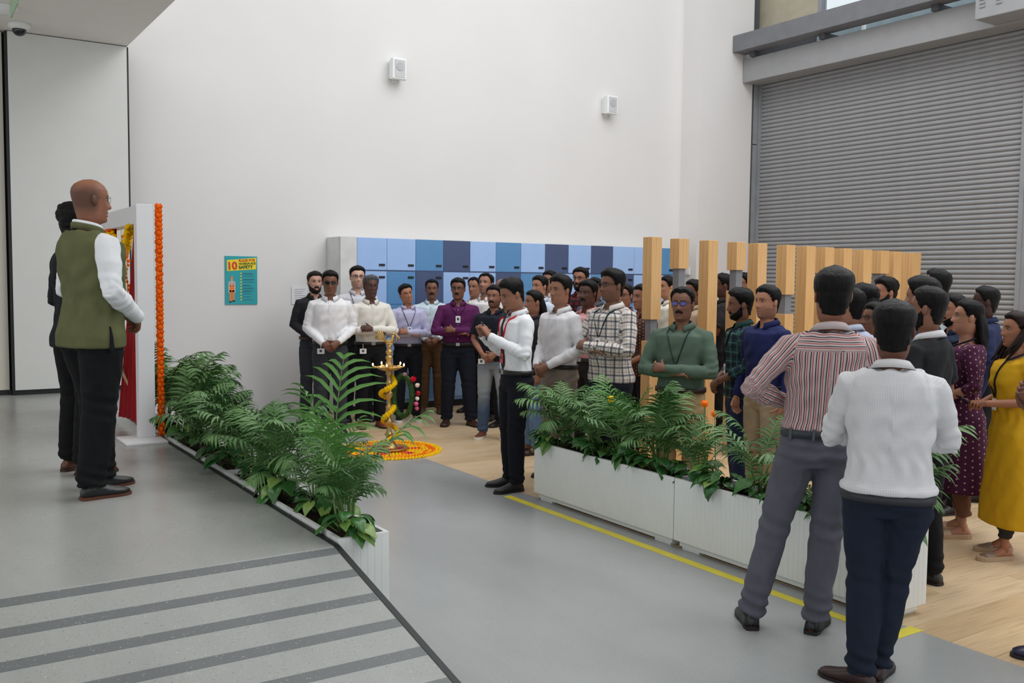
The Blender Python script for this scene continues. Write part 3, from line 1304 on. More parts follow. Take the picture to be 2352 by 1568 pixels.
# scuffs
# walls
struct(box_obj('wall_back', (1.9, 10.64, 11.4, 11.6, 0, 9.2), WALL))
struct(box_obj('wall_pier', (10.64, 11.8, 11.0, 11.6, 0, 9.2), WALL))
struct(box_obj('wall_left_recess', (-5, 1.95, 11.26, 11.39, ZS, 4.18), solid('dark_gap', (50, 50, 50), .8)))
pw = thing('wall_panel', 'tall white wall panel with black edge seals behind the two speakers', 'wall panel', (0, 0, 0))
pw['kind'] = 'structure'
box_obj('panel_board', (1.045, 2.195, 11.08, 11.16, ZS+.055, 4.17), PANW, pw)
box_obj('edge_seal', (1.020, 1.045, 11.09, 11.16, ZS+.02, 4.17), BLACK, pw)
box_obj('edge_seal', (2.195, 2.215, 11.09, 11.4, ZS+.0, 4.17), BLACK, pw)
box_obj('kick_strip', (1.02, 2.215, 11.10, 11.16, ZS, ZS+.055), BLACK, pw)
pw = thing('wall_panel', 'cream wall panel at the left edge of the hall, set back behind the white one', 'wall panel', (0, 0, 0))
pw['kind'] = 'structure'
box_obj('panel_board', (-5, 1.0, 11.17, 11.24, ZS+.055, 4.17), PANC, pw)
box_obj('kick_strip', (-5, 1.02, 11.175, 11.24, ZS, ZS+.055), BLACK, pw)
struct(box_obj('ceiling', (-5, 2.205, -2, 11.4, 4.18, 4.6), CEILM))

# right side: shutter, girder, header, window
XS = 12.0
struct(box_obj('wall_right_upper', (12.05, 12.35, -3, 11.6, 5.3, 5.55), GREYD))
sh = thing('roller_shutter', 'wide grey corrugated roller shutter closing the right side of the hall', 'shutter', (0, 0, 0))
slat = MB()
P_ = .0655
prof = [(0.004, 0), (-.012, .004), (-.022, .016), (-.024, .032), (-.016, .048), (0.004, .058), (.002, .0655), (.012, .0655), (.012, 0)]
slat.loft([[(x, y, z) for x, z in prof] for y in (6.62, 10.98)])
sd = slat.data('slat', GREYM)
nsl = int(4.98/P_)
for i in range(nsl):
    link('slat', sd, sh, (XS, 0, i*P_))
box_obj('guide_rail', (11.94, 12.06, 10.955, 11.0, 0, 5.05), GREYL, sh)
box_obj('guide_rail', (11.94, 12.06, 6.56, 6.62, 0, 5.05), GREYL, sh)
cl = thing('side_cladding', 'narrow grey panel strip between the white pier and the shutter', 'cladding', (0, 0, 0))
cl['kind'] = 'structure'
for z0, z1 in ((0, 1.93), (1.945, 3.93), (3.945, 5.0)):
    box_obj('cladding_panel', (11.835, 11.93, 10.99, 11.05, z0, z1), GREYL, cl)
box_obj('backing', (11.80, 12.15, 11.055, 11.08, 0, 5.0), GREYD, cl)
box_obj('seal', (11.80, 11.835, 11.0, 11.08, 0, 5.0), GREYD, cl)
cr = struct(box_obj('wall_right', (11.95, 12.2, 3.2, 6.56, 0, 5.05), GREYL))
struct(box_obj('trim_3', (11.9, 11.955, 6.30, 6.36, 0, 5.05), GREYM))
# header box over the shutter
hd = thing('shutter_header', 'long light grey steel box beam directly above the shutter', 'beam', (0, 0, 0))
bevel(box_obj('header_casing', (11.56, 11.94, 2.5, 10.985, 4.89, 5.26), GREYM, hd), .008)
gd = thing('steel_girder', 'upper dark grey steel girder running above the shutter header', 'beam', (0, 0, 0))
bevel(box_obj('girder_casing', (11.32, 11.62, 2.5, 10.99, 5.34, 5.60), solid('girder_grey', (112, 114, 118), .5), gd), .006)
for y in (10.7, 9.35, 7.55, 5.6):
    box_obj('bracket', (11.50, 12.04, y, y+.10, 5.26, 5.34), GREYD, gd)
# glazing strip between girder and header, and the clerestory
win = struct(thing('window_1', 'bright clerestory window above the shutter', 'window', (0, 0, 0)))
GLASS = NT('window_glass')
GLASS.b.inputs['Transmission Weight'].default_value = 1.0
GLASS = GLASS.out((.86, .93, .95, 1), .03, 0, .5)
box_obj('beige_infill', (12.05, 12.2, 9.93, 11.4, 5.55, 9.2), BEIGE, win)
box_obj('window_pane', (12.1, 12.11, 2.6, 9.86, 5.72, 8.8), GLASS, win)
box_obj('window_jamb', (12.04, 12.16, 9.86, 9.93, 5.55, 8.9), GREYL, win)
box_obj('window_sill', (12.02, 12.2, 2.5, 9.9, 5.55, 5.72), GREYD, win)
for y in (6.1,):
    box_obj('mullion', (12.06, 12.14, y, y+.05, 5.72, 8.8), GREYL, win)
w2 = struct(thing('window_2', 'low glazed strip with white mullions between the two steel beams', 'window', (0, 0, 0)))
box_obj('window_pane', (12.0, 12.012, 2.6, 9.9, 5.28, 5.56), solid('pale_blue_glass', (150, 168, 176), .25, 0, .6), w2)
for y in (9.02, 7.85, 6.7, 5.5):
    box_obj('mullion', (11.96, 12.0, y, y+.045, 5.28, 5.56), WHITEP, w2)
struct(box_obj('trim_4', (11.82, 12.0, 11.08, 11.35, 5.3, 9.2), GREYD))
mo = thing('motor_cover', 'grey louvred metal motor housing at the top right of the shutter', 'motor housing', (0, 0, 0))
bevel(box_obj('housing', (11.14, 11.555, 5.6, 6.82, 4.91, 5.68), GREYM, mo), .01)
for k, y0 in enumerate((6.76, 6.55)):
    for j in range(9):
        box_obj('louvre', (11.128, 11.142, y0-.07, y0, 5.04+j*.045, 5.062+j*.045), GREYL, mo)
tag(MB().box(11.925, 11.95, 6.22, 6.26, 1.42, 1.50).box(11.925, 11.95, 6.16, 6.32, 1.50, 1.52).build('wall_mark', BLACK), 'small dark letter mark on the grey wall right of the shutter', 'sign')

# speakers and small wall items
def speaker(x0, x1, z0, z1, label):
    t = thing('wall_speaker', label, 'speaker', ((x0+x1)/2, 11.4, (z0+z1)/2), group='white wall speakers')
    w, h = (x1-x0)/2, (z1-z0)/2
    b = MB()
    rr = lambda y, g: [(-w*g, y, -h*g), (w*g, y, -h*g), (w*g, y, h*g), (-w*g, y, h*g)]
    b.loft([rr(0, .8), rr(-.10, 1), rr(-.16, 1), rr(-.17, .95)])
    o = b.build('cabinet', WHITEP, t)
    bevel(o, .006)
    g = MB().box(-w*.72, w*.72, -.176, -.171, -h*.82, h*.82).build('grille', solid('speaker_grille', (196, 196, 198), .6, 0, .3, .2, 220), t)
    MB().tube([(0, -.174, h*.2), (0, -.182, h*.2)], w*.55, 18).build('driver', solid('driver_grey', (180, 180, 184), .6), t)
    box_obj('bracket', (-.04, .04, -.01, .0, -h*1.15, h*1.15), WHITEP, t)


speaker(5.46, 5.66, 4.26, 4.53, 'left white wall speaker, higher above the lockers')
speaker(8.99, 9.19, 4.18, 4.45, 'right white wall speaker, further along the wall')
t = thing('light_switch', 'white switch plate on the pier behind the timber screen', 'switch', (10.62, 11.18, 1.86))
box_obj('plate', (0, .0, 0, 0, 0, 0), WHITEP, t) if False else None
box_obj('plate', (-.012, .012, -.06, .06, -.06, .06), WHITEP, t)
box_obj('rocker', (-.017, -.012, -.03, .03, -.035, .035), WHITEB, t)
t = thing('paper_notice', 'white printed paper notice taped on the wall behind the left men', 'notice', (4.26, 11.39, 1.47))
box_obj('sheet', (-.105, .105, 0, .004, -.11, .11), WHITEB, t)
for j in range(7):
    box_obj('text_line', (-.07, .07-.02*(j % 3), -.001, 0, .07-j*.025, .076-j*.025), solid('faint_print', (150, 150, 158), .7), t)

# dome camera, smoke detector, hanging sign
t = thing('dome_camera', 'black and white security dome camera under the left ceiling', 'camera', (1.12, 10.73, 4.18))
MB().lathe([(.005, 0), (.10, 0), (.105, -.03), (.085, -.06), (.02, -.062)], 20).build('housing', WHITEP, t, True)
MB().ball((0, 0, -.065), (.065, .065, .06), 16, 10).build('dome', solid('black_dome', (14, 14, 26), .08, 0, .7), t, True)
t = thing('smoke_detector', 'round white smoke detector on the ceiling at the left edge', 'detector', (.93, 10.15, 4.18))
MB().lathe([(.005, 0), (.13, 0), (.13, -.02), (.10, -.04), (.07, -.07), (.01, -.075)], 20).build('housing', WHITEP, t, True)
t = thing('hanging_sign', 'thin green and clear sign plate hanging on two rods from the ceiling', 'sign', (.55, 5.6, 3.02))
GREENP = NT('translucent_green_sign')
GREENP.b.inputs['Alpha'].default_value = .55
GREENP = GREENP.out(lin((120, 170, 125)), .2, 0, .5)
MB().box(-.004, .004, -.30, .02, 0.0, .20).build('sign_plate', GREENP, t)
for y in (-.25, -.02):
    MB().tube([(0, y, .20), (0, y, 1.16)], .003, 6).build('rod', STEEL, t)

# poster
t = thing('safety_poster', 'turquoise and yellow workplace safety poster with an orange figure on the wall', 'poster', (3.525, 11.388, 1.65))
TEAL = solid('poster_turquoise', (52, 160, 168), .5, 0, .3, .01)
PY = solid('poster_yellow', (238, 214, 50), .5, 0, .3, .01)
PR = solid('poster_red', (214, 58, 36), .5)
PG = solid('poster_green_ink', (52, 84, 40), .5)
POR = solid('poster_orange', (236, 128, 50), .5)
box_obj('board', (-.195, .195, 0, .012, -.29, .29), TEAL, t)
MB().add([(-.17, -.002, .11), (.18, -.002, .135), (.185, -.002, .275), (-.172, -.002, .24), (-.17, 0, .11), (.18, 0, .135), (.185, 0, .275), (-.172, 0, .24)], [(0, 1, 2, 3), (0, 4, 5, 1), (1, 5, 6, 2), (2, 6, 7, 3), (3, 7, 4, 0)]).build('title_field', PY, t)


def text(s, size, x, z, mat, parent, y=-.004, name='lettering', rot=0.0, bold=.0, loc=None, eul=None):
    c = bpy.data.curves.new(name, 'FONT')
    c.body = s
    c.size = size
    c.extrude = .0008
    c.offset = bold
    c.materials.append(mat)
    tmp = bpy.data.objects.new(name, c)
    COL.objects.link(tmp)
    bpy.context.view_layer.update()
    me = bpy.data.meshes.new_from_object(tmp.evaluated_get(bpy.context.evaluated_depsgraph_get()))
    bpy.data.objects.remove(tmp)
    me.name = name
    o = link(name, me, parent, loc or (x, y, z), eul or (PI/2, -rot, 0))
    return o


text('10', .125, -.172, .128, PR, t, bold=.005, rot=.06)
text('RULES FOR', .0405, -.030, .222, PR, t, bold=.0012, rot=.06)
text('WORKPLACE', .0345, -.030, .185, PG, t, bold=.0010, rot=.06)
text('SAFETY', .052, -.030, .138, PG, t, bold=.0018, rot=.06)
r5 = random.Random(5)
for j in range(10):
    z = .085-j*.0355
    MB().tube([(-.005, -.001, z), (-.005, -.003, z)], .009, 10).build('bullet', PY, t)
    for q in range(2 if j in (0, 2, 4, 5, 6) else 1):
        MB().box(.018, .10+.06*r5.random(), -.002, 0, z-.002-.011*q, z+.003-.011*q).build('text_line', solid('poster_small_print', (40, 100, 120), .6), t)
wk = link('worker_figure', None, t, (-.115, -.002, -.27), label='printed worker in orange dungarees and cap')
MB().box(-.03, -.006, -.001, 0, .02, .15).box(.004, .03, -.001, 0, .03, .15).box(-.03, .03, -.001, 0, .13, .21).box(-.022, -.012, -.001, 0, .2, .25).box(.012, .022, -.001, 0, .2, .25).build('dungarees', POR, wk)
MB().box(-.042, -.029, 0, .001, .12, .25).box(.029, .042, 0, .001, .12, .25).box(-.03, .03, 0, .0015, .19, .26).build('print_shirt', solid('print_grey', (186, 190, 200), .6), wk)
MB().box(-.011, .011, 0, .001, .26, .30).build('print_head', solid('print_skin', (214, 160, 120), .6), wk)
MB().box(-.013, .015, -.001, 0, .293, .315).build('print_cap', POR, wk)
MB().box(-.033, -.005, -.001, 0, .005, .02).box(.004, .036, -.001, 0, .015, .03).build('print_boots', solid('print_black', (30, 34, 40), .6), wk)

# ------------------------------------------------------------------ lockers
LB = thing('locker_bank', 'long bank of blue lockers against the white wall', 'lockers', (0, 0, 0))
box_obj('carcass', (4.62, 10.3, 10.97, 11.39, .09, 2.2), solid('locker_side_white', (214, 215, 212), .5), LB)
box_obj('plinth', (4.70, 10.2, 11.0, 11.38, .0, .09), BLACK, LB)
box_obj('plinth_rail', (4.84, 10.3, 10.955, 10.975, .09, .135), solid('locker_rail_blue', (120, 150, 196), .45), LB)
box_obj('end_filler', (4.62, 4.838, 10.955, 10.975, .09, 2.2), solid('locker_side_white', (214, 215, 212), .5), LB)
box_obj('joint_rail', (4.84, 10.3, 10.955, 10.972, 1.782, 1.796), solid('locker_joint', (70, 84, 120), .5), LB)
LBL = solid('locker_light_blue', (160, 192, 238), .42, 0, .4, .02)
MBL = solid('locker_mid_blue', (92, 144, 192), .42, 0, .4, .02)
DBL = solid('locker_dark_blue', (74, 88, 124), .42, 0, .4, .02)
LKB = solid('lock_black', (26, 26, 30), .4)
cols = [4.842+.4075*i for i in range(14)]
rows_ = [(1.797, 2.197), (1.365, 1.78), (.945, 1.36), (.525, .94), (.137, .52)]
pat = ['LLMDLMLDLDLLMD', 'LMDLLDMLLMDLLM', 'LMLLDLMLDLMLLD', 'MLLDLLDLMLLDML', 'DLMLLDLMDLLMLL']
door = {}
for rI, (z0, z1) in enumerate(rows_):
    for cI in range(13):
        k = pat[rI][cI]
        key = (k, rI)
        w = .4035
        if key not in door:
            d = MB()
            rr = lambda g, y: [(g, y, g), (w-g, y, g), (w-g, y, z1-z0-g), (g, y, z1-z0-g)]
            d.loft([rr(0, .0), rr(0, -.016), rr(.002, -.018)])
            door[key] = d.data('locker_door', {'L': LBL, 'M': MBL, 'D': DBL}[k])
        o = link('locker_door', door[key], LB, (cols[cI], 10.97, z0))
        zl = .065 if rI == 0 else z1-z0-.072
        if ('lock' + str(rI > 0)) not in door:
            l = MB().box(-.04, .04, -.010, 0, -.013, .013)
            l.box(-.030, .022, -.012, -.010, -.005, .005)
            door['lock' + str(rI > 0)] = l.data('lock', LKB)
        link('lock', door['lock' + str(rI > 0)], o, (.335, -.018, zl))

# ------------------------------------------------------------------ timber screen
def wood_mat():
    n = NT('beech_veneer')
    co = n.coord('Object')
    g = n.noise(n.scale(co, (16, 16, .7)), 2.2, 5, .6)
    col = n.ramp(g, [(0.3, (196, 150, 96)), (0.5, (212, 168, 112)), (0.75, (222, 180, 126))])
    return n.out(col, .38, 0, .4)


BEECH = wood_mat()

CONN = solid('grey_connector', (120, 122, 128), .45)
H_ = 2.08
spec = [(5.53, [(1.17, 1.36)]), (5.91, [(1.62, 1.81)]), (6.35, [(.87, 1.06)]), (6.80, [(1.61, 1.81)]), (7.16, []), (7.68, [(1.37, 1.57)]), (8.07, []),
        (8.45, [(1.6, 1.80)]), (8.85, []), (9.30, []), (9.72, [(1.61, 1.81)]), (10.04, []), (10.55, [])]
scr = thing('timber_screen', 'openwork screen of square beech posts with grey joints behind the crowd', 'room divider', (0, 0, 0))
for i, (x, gaps) in enumerate(spec):
    y = 6.26 + (x-5.51)*.172
    PS = .118 + .0036*i
    post = link('post', None, scr, (x, y, 0))
    zs = [0] + [v for g in gaps for v in g] + [H_]
    for k in range(0, len(zs), 2):
        b = MB().box(0, PS, 0, PS, zs[k], zs[k+1]).build('post_block', BEECH, post)
        bevel(b, .002, 1)
    for g in gaps:
        MB().box(.022, PS-.022, .022, PS-.022, g[0]-.01, g[1]+.01).build('connector', CONN, post)

# ------------------------------------------------------------------ planters and plants
SOIL = solid('potting_soil', (44, 32, 26), .95, 0, .1, .3, 40, .8, 60)


def planter(x0, x1, y0, y1, label, top=.45, grp=None):
    t = thing('planter', label, 'planter', (x0, y0, 0), group='white fluted planter boxes')
    w, d = x1-x0, y1-y0
    # fluted long faces: vertical grooves cut into the profile
    for side, xx in ((0, 0.0), (1, w)):
        pr = []
        n = int(d/.034)
        for i in range(n):
            a = i*d/n
            s = -1 if side == 0 else 1
            pr += [(xx+s*.0, a), (xx+s*.0018, a+.0015), (xx+s*.0018, a+d/n-.0015)]
        pr += [(xx, d), (xx+(.02 if side == 0 else -.02), d), (xx+(.02 if side == 0 else -.02), 0)]
        MB().loft([[(x, y, z) for x, y in pr] for z in (.055, top)]).build('fluted_panel', WHITEP, t)
    for side, yy in ((0, 0.0), (1, d)):
        pr = []
        n = int(w/.034)
        for i in range(n):
            a = i*w/n
            s = -1 if side == 0 else 1
            pr += [(a, yy), (a+.0015, yy+s*.0018), (a+w/n-.0015, yy+s*.0018)]
        pr += [(w, yy), (w, yy+(.02 if side == 0 else -.02)), (0, yy+(.02 if side == 0 else -.02))]
        MB().loft([[(x, y, z) for x, y in pr] for z in (.0552, top-.001)]).build('fluted_panel', WHITEP, t)
    box_obj('plinth', (.025, w-.025, .03, d-.03, .018, .058), WHITEP, t)
    for cx_ in (.001, w-.021):
        for cy_ in (.001, d-.021):
            box_obj('corner_post', (cx_, cx_+.02, cy_, cy_+.02, .06, top-.002), WHITEP, t)
    for yy in (.05, d-.20):
        box_obj('foot', (.03, w-.03, yy, yy+.15, 0, .02), WHITEP, t)
    r = random.Random(int(y0*100))
    mb = MB()
    nx, ny = 6, int(d/.07)
    vs = [(.018+(w-.036)*i/nx, .018+(d-.036)*j/ny, top-.035+.014*r.random()) for j in range(ny+1) for i in range(nx+1)]
    mb.add(vs, [(j*(nx+1)+i, j*(nx+1)+i+1, (j+1)*(nx+1)+i+1, (j+1)*(nx+1)+i) for j in range(ny) for i in range(nx)])
    mb.build('soil', SOIL, t)
    return t


planter(4.13, 4.42, 4.425, 5.99, 'white fluted planter box on the right, its farther unit beside the man photographing')
planter(4.13, 4.42, 2.84, 4.415, 'white fluted planter box on the right, its nearer unit behind the striped shirt man')
planter(1.755, 2.02, 4.19, 6.05, 'white fluted planter box along the stage edge, its near unit by the ramp')
planter(1.755, 2.02, 6.06, 8.95, 'white fluted planter box along the stage edge, its far unit behind the garlanded frame')


def leaf_mat(name, c1, c2, rough=.38):
    n = NT(name)
    oi = n.n('ShaderNodeObjectInfo').outputs['Random']
    col = n.mix(oi, lin(c1), lin(c2))
    col = n.mix(n.math('MULTIPLY', n.noise(n.coord(), 14, 2), .35), col, lin(tuple(int(v*.6) for v in c1)))
    return n.out(col, rough, 0, .35)


PALM = leaf_mat('palm_leaf', (60, 104, 48), (108, 146, 88), .46)
PALMB = leaf_mat('palm_leaf_bright', (72, 128, 52), (104, 160, 76), .36)
POTH = leaf_mat('pothos_leaf', (44, 92, 44), (74, 126, 58), .25)
POTHV = leaf_mat('pothos_leaf_variegated', (96, 136, 60), (130, 160, 80), .28)
STEMM = solid('palm_stem', (96, 128, 66), .5)


def frond_mesh(seed, L=.55, droop=.8, npair=17, mat=None, lw=.014, ll=.19):
    """arched palm frond: rachis and paired folded leaflets; starts at the origin, arches along +x"""
    r = random.Random(seed)
    mb = MB()
    pts = []
    ang = math.radians(80)
    p = Vector((0, 0, 0))
    N = 22
    for i in range(N+1):
        pts.append(p.copy())
        u = i/N
        a = ang - droop*u**1.5*1.9
        p = p + Vector((math.cos(a), 0.03*math.sin(u*5+seed), math.sin(a)))*(L*1.25/N)
    mb.tube(pts, [.0045*(1-.75*i/N) for i in range(N+1)], 5, 1)
    for i in range(npair):
        u = .30 + .70*i/(npair-1)
        k = u*N
        i0 = min(int(k), N-1)
        base = pts[i0].lerp(pts[i0+1], k-i0)
        d = (pts[i0+1]-pts[i0]).normalized()
        ln = ll*(math.sin(PI*(.18+.78*(u-.3)/.7))**.7)*(.9+.2*r.random())
        for sd in (1, -1):
            lat = Vector((0, sd, 0))
            up = d.cross(lat)*sd
            up = up if up.z > 0 else -up
            dirv = (d*(.85+.6*(u-.3)) + lat*.85 + up*(.10+.2*r.random())).normalized()
            q = base.copy()
            wv = dirv.cross(up).normalized()
            ribs = []
            seg = 4
            for s in range(seg+1):
                v = s/seg
                wd = lw*(math.sin(PI*min(1, .16+v*.84))**.8)*(1 if v < 1 else 0)
                c = q
                ribs.append((c-wv*wd, c-up*(wd*.35), c+wv*wd))
                dirv = (dirv + Vector((0, 0, -.20-.22*r.random()))).normalized()
                q = q + dirv*(ln/seg)
            vs, fs = [], []
            for rb in ribs:
                vs += [tuple(x) for x in rb]
            for s in range(seg):
                a = s*3
                fs += [(a, a+1, a+4, a+3), (a+1, a+2, a+5, a+4)]
            mb.add(vs, fs)
    return mb.data('frond', [mat or PALM, STEMM], True)


FR = [frond_mesh(i, .36+.05*(i % 3), .50+.18*(i % 4), 11+i % 3, None, .0105, .20) for i in range(6)]
FRB = [frond_mesh(20+i, .42, .16+.12*i, 11, PALMB, .0082, .22) for i in range(3)]


def leaf_mesh(mat, seed, L=.13, W=.05):
    r = random.Random(seed)
    mb = MB()
    mb.tube([(0, 0, 0), (.03, 0, .06), (.05, 0, .10)], [.003, .0028, .002], 5, 1)
    rows = []
    N = 7
    for i in range(N+1):
        u = i/N
        w = W*[0.35, .95, 1.0, .92, .74, .5, .25, 0][i]
        x = .05 + L*(u-.10)
        z = .10 - .35*L*u*u + .01*math.sin(u*3)
        rows.append([(x-(.02 if i == 0 else 0), -w, z-w*.10), (x, -w*.5, z+w*.10), (x+(.012 if i == 0 else 0), 0, z-w*.12), (x, w*.5, z+w*.10), (x-(.02 if i == 0 else 0), w, z-w*.10)])
    vs = [q for rw in rows for q in rw]
    fs = [(a*5+j, a*5+j+1, (a+1)*5+j+1, (a+1)*5+j) for a in range(N) for j in range(4)]
    mb.add(vs, fs)
    return mb.data('leaf', [mat, STEMM], True)


LF = [leaf_mesh(POTH, 1), leaf_mesh(POTH, 2, .15, .06), leaf_mesh(POTH, 3, .11, .042), leaf_mesh(POTHV, 4, .13, .052)]


def palm(x, y, z, n, sc, seed, label, meshes=None, lean=(0, 0), bright=0, az=None, only=None):
    t = thing('palm_plant', label, 'palm plant', (x, y, z), group=None)
    r = random.Random(seed)
    k = r.randint(4, 6)
    mb = MB()
    for i in range(k):
        a = r.random()*6.28
        mb.tube([(0.03*math.cos(a), .03*math.sin(a), -.03), (.05*math.cos(a), .05*math.sin(a), .12*sc), (.06*math.cos(a)+lean[0]*.2, .06*math.sin(a)+lean[1]*.2, .26*sc)], [.008, .007, .005], 6)
    mb.build('stem', STEMM, t, True)['kind'] = 'stuff'
    for i in range(n):
        a = i*2.4 + r.random()*.6 + seed
        if az is not None and r.random() < .5:
            a = az + r.uniform(-.9, .9)
        if only:
            a = only[0] + r.uniform(-only[1], only[1])
        ms = (meshes or FR)
        me = (FRB if i < bright else ms)[r.randrange(len(FRB if i < bright else ms))]
        s = sc*r.uniform(.75, 1.15)
        h = r.uniform(0.02, .22)*sc
        o = link('frond', me, t, (.035*math.cos(a)+lean[0]*h, .035*math.sin(a)+lean[1]*h, h))
        o.rotation_euler = (r.uniform(-.15, .15), r.uniform(-.35, .42) if i >= bright else r.uniform(-.1, .15), a)
        o.scale = (s, s, s)
    return t


def pothos(x, y, z, n, sc, seed, label, az=None):
    t = thing('pothos_plant', label, 'foliage plant', (x, y, z))
    r = random.Random(seed)
    for i in range(n):
        a = i*2.4+r.random()
        if az is not None and i % 2 == 0:
            a = az + r.uniform(-.8, .8)
        s = sc*r.uniform(.7, 1.25)
        rad = r.uniform(.0, .09)
        o = link('leaf', LF[3 if r.random() < .13 else r.randrange(3)], t, (rad*math.cos(a), rad*math.sin(a), r.uniform(-.02, .10)*sc))
        o.rotation_euler = (r.uniform(-.3, .3), r.uniform(-.2, .75), a)
        o.scale = (s, s, s)
    return t


# left planter: a dense row of palms with foliage at their feet
lefts = ['at the near end of the stage planter', 'second from the near end of the stage planter', 'third from the near end of the stage planter', 'fourth from the near end of the stage planter',
         'in the middle of the stage planter', 'just beyond the middle of the stage planter', 'short of the garlanded frame in the stage planter', 'beside the foot of the garlanded frame', 'just behind the orange garland of the frame', 'farthest one in the stage planter behind the frame']
for i, nm in enumerate(lefts):
    y = 4.42 + i*.475
    palm(1.89+.03*math.sin(i*2), y, .43, 22 if i < 8 else 16, (.64 if i in (0, 1) else .80) if i < 6 else .98, 31+i, 'arching green palm ' + nm, bright=2 if i in (0,) else 0, az=(.0 if i % 2 else None), only=(-.3, 1.6) if i >= 6 else None)
tallp = palm(1.93, 4.66, .44, 3, .98, 77, 'tall bright green palm rising over the near end of the stage planter', meshes=FRB, bright=3)
for a_, s_, ry_ in ((.5, 1.55, -.22), (3.4, 1.35, -.12), (-.35, 1.35, .35)):
    o = link('frond', FRB[0 if s_ > 1.4 else 1], tallp, (.02*math.cos(a_), .02*math.sin(a_), .02))
    o.rotation_euler = (0, ry_, a_)
    o.scale = (s_, s_, s_)
for i in range(9):
    y = 4.30 + i*.47
    pothos(1.88 + (.05 if i % 2 else -.03), y, .43, 30 if i < 4 else 20, .72, 50+i, 'glossy pothos ' + ('spilling over the near corner of the stage planter' if i == 0 else 'low among the palms, ' + lefts[min(i, 9)]), az=(None if i else -1.2))

rights = [(5.82, 'at the far end of the right planter by the man photographing', .80, 24), (5.45, 'second from the far end of the right planter', .74, 18), (5.12, 'third from the far end, tallest and brightest of the right planter', .86, 20),
          (4.72, 'in front of the green shirt man with crossed arms', .80, 22), (4.36, 'in the middle of the right planter between its two units', .68, 12), (3.86, 'left of the striped shirt man', .80, 9), (3.35, 'hidden behind the striped shirt man', .8, 8),
          (2.98, 'at the near end of the right planter behind the white shirt man', .92, 13)]
for i, (y, nm, sc, n) in enumerate(rights):
    palm(4.28, y, .43, n, sc, 91+i, 'feathery green palm ' + nm, bright=3 if i == 2 else 0, az=(0 if i == 7 else None))
for i in range(11):
    y = 5.86 - i*.29
    pothos(4.24 + (.05 if i % 2 else -.02), y, .42, 30, .70, 130+i, 'glossy pothos in the right planter, number %s from its far end' % ['one', 'two', 'three', 'four', 'five', 'six', 'seven', 'eight', 'nine', 'ten', 'eleven'][i], az=PI if i % 3 == 0 else None)


# ------------------------------------------------------------------ marigolds
def flower_mesh(mat, r=.018, name='marigold', rings=3, n=8):
    mb = MB()
    rr = random.Random(3)
    for k in range(rings):
        u = k/(rings)
        rad = r*(1-.55*u)
        z = r*(.15+.62*u)
        vs, fs = [(0, 0, z+r*.30)], []
        for j in range(2*n):
            a = PI*j/n + k*.4
            q = rad*(1 if j % 2 == 0 else .74)
            vs.append((q*math.cos(a), q*math.sin(a), z-(.0 if j % 2 else r*.10)))
        for j in range(2*n):
            fs.append((0, 1+j, 1+(j+1) % (2*n)))
        mb.add(vs, fs)
    mb.ball((0, 0, r*.1), (r*.78, r*.78, r*.52), 8, 5)
    return mb.data(name, mat, False)


MY = solid('marigold_yellow', (250, 200, 8), .7, 0, .2, .08, 60)
MO = solid('marigold_orange', (255, 112, 8), .7, 0, .2, .1, 60)
MM = solid('magenta_petal', (200, 24, 92), .7, 0, .2, .15, 60)
FY, FO = flower_mesh(MY), flower_mesh(MO)
BRASS = solid('polished_brass', (196, 164, 104), .36, .8, .5, .12, 9)

RX, RY = 4.06, 8.42
rg = thing('flower_rangoli', 'round floor carpet of yellow and orange marigolds around the brass lamp', 'rangoli', (RX, RY, 0))
r7 = random.Random(11)
MB().tube([(0, 0, 0), (0, 0, .004)], .50, 40).build('petal_bed', solid('petal_bed', (226, 150, 20), .8, 0, .2, .3, 40), rg)
cnt = 0
stuff = {'y': MB(), 'o': MB(), 'm': MB()}


def put(x, y, me, mbk, s, z=.004):
    global cnt
    if cnt < 290 and mbk != 'm':
        o = link('marigold', me, rg, (x, y, z), (r7.uniform(-.3, .3), r7.uniform(-.3, .3), r7.random()*6))
        o.scale = (s, s, s)
        cnt += 1
    else:
        M = Matrix.Translation((x, y, z)) @ Matrix.Rotation(r7.random()*6, 4, 'Z') @ Matrix.Scale(s, 4)
        stuff[mbk].add([tuple(M @ v.co) for v in me.vertices], [tuple(p.vertices) for p in me.polygons])


for rad, me, k, s in ((.505, FY, 'y', 1.15), (.472, FY, 'y', 1.15), (.44, FO, 'o', 1.05), (.41, FO, 'o', 1.0), (.375, FY, 'y', 1.0), (.345, FY, 'y', .9)):
    n = int(2*PI*rad/.034)
    for i in range(n):
        a = 2*PI*i/n
        if rad in (.41, .375) and math.sin(a*6) > .3:
            me2, k2 = (FY, 'y') if rad == .41 else (FO, 'o')
        else:
            me2, k2 = me, k
        put(rad*math.cos(a)+r7.uniform(-.003, .003), rad*math.sin(a), me2, k2, s)
for rad in (.31, .275, .24, .21):
    n = int(2*PI*rad/.034)
    for i in range(n):
        a = 2*PI*i/n
        k2 = 'm' if math.sin(a*6+rad*9) > .85 else ('o' if math.sin(a*6) < -.2 else 'y')
        put(rad*math.cos(a), rad*math.sin(a), {'m': FY, 'o': FO, 'y': FY}[k2], k2, .9)
for k, m in (('y', MY), ('o', MO), ('m', MM)):
    if stuff[k].v:
        stuff[k].build('inner_flowers', m, rg)['kind'] = 'stuff'

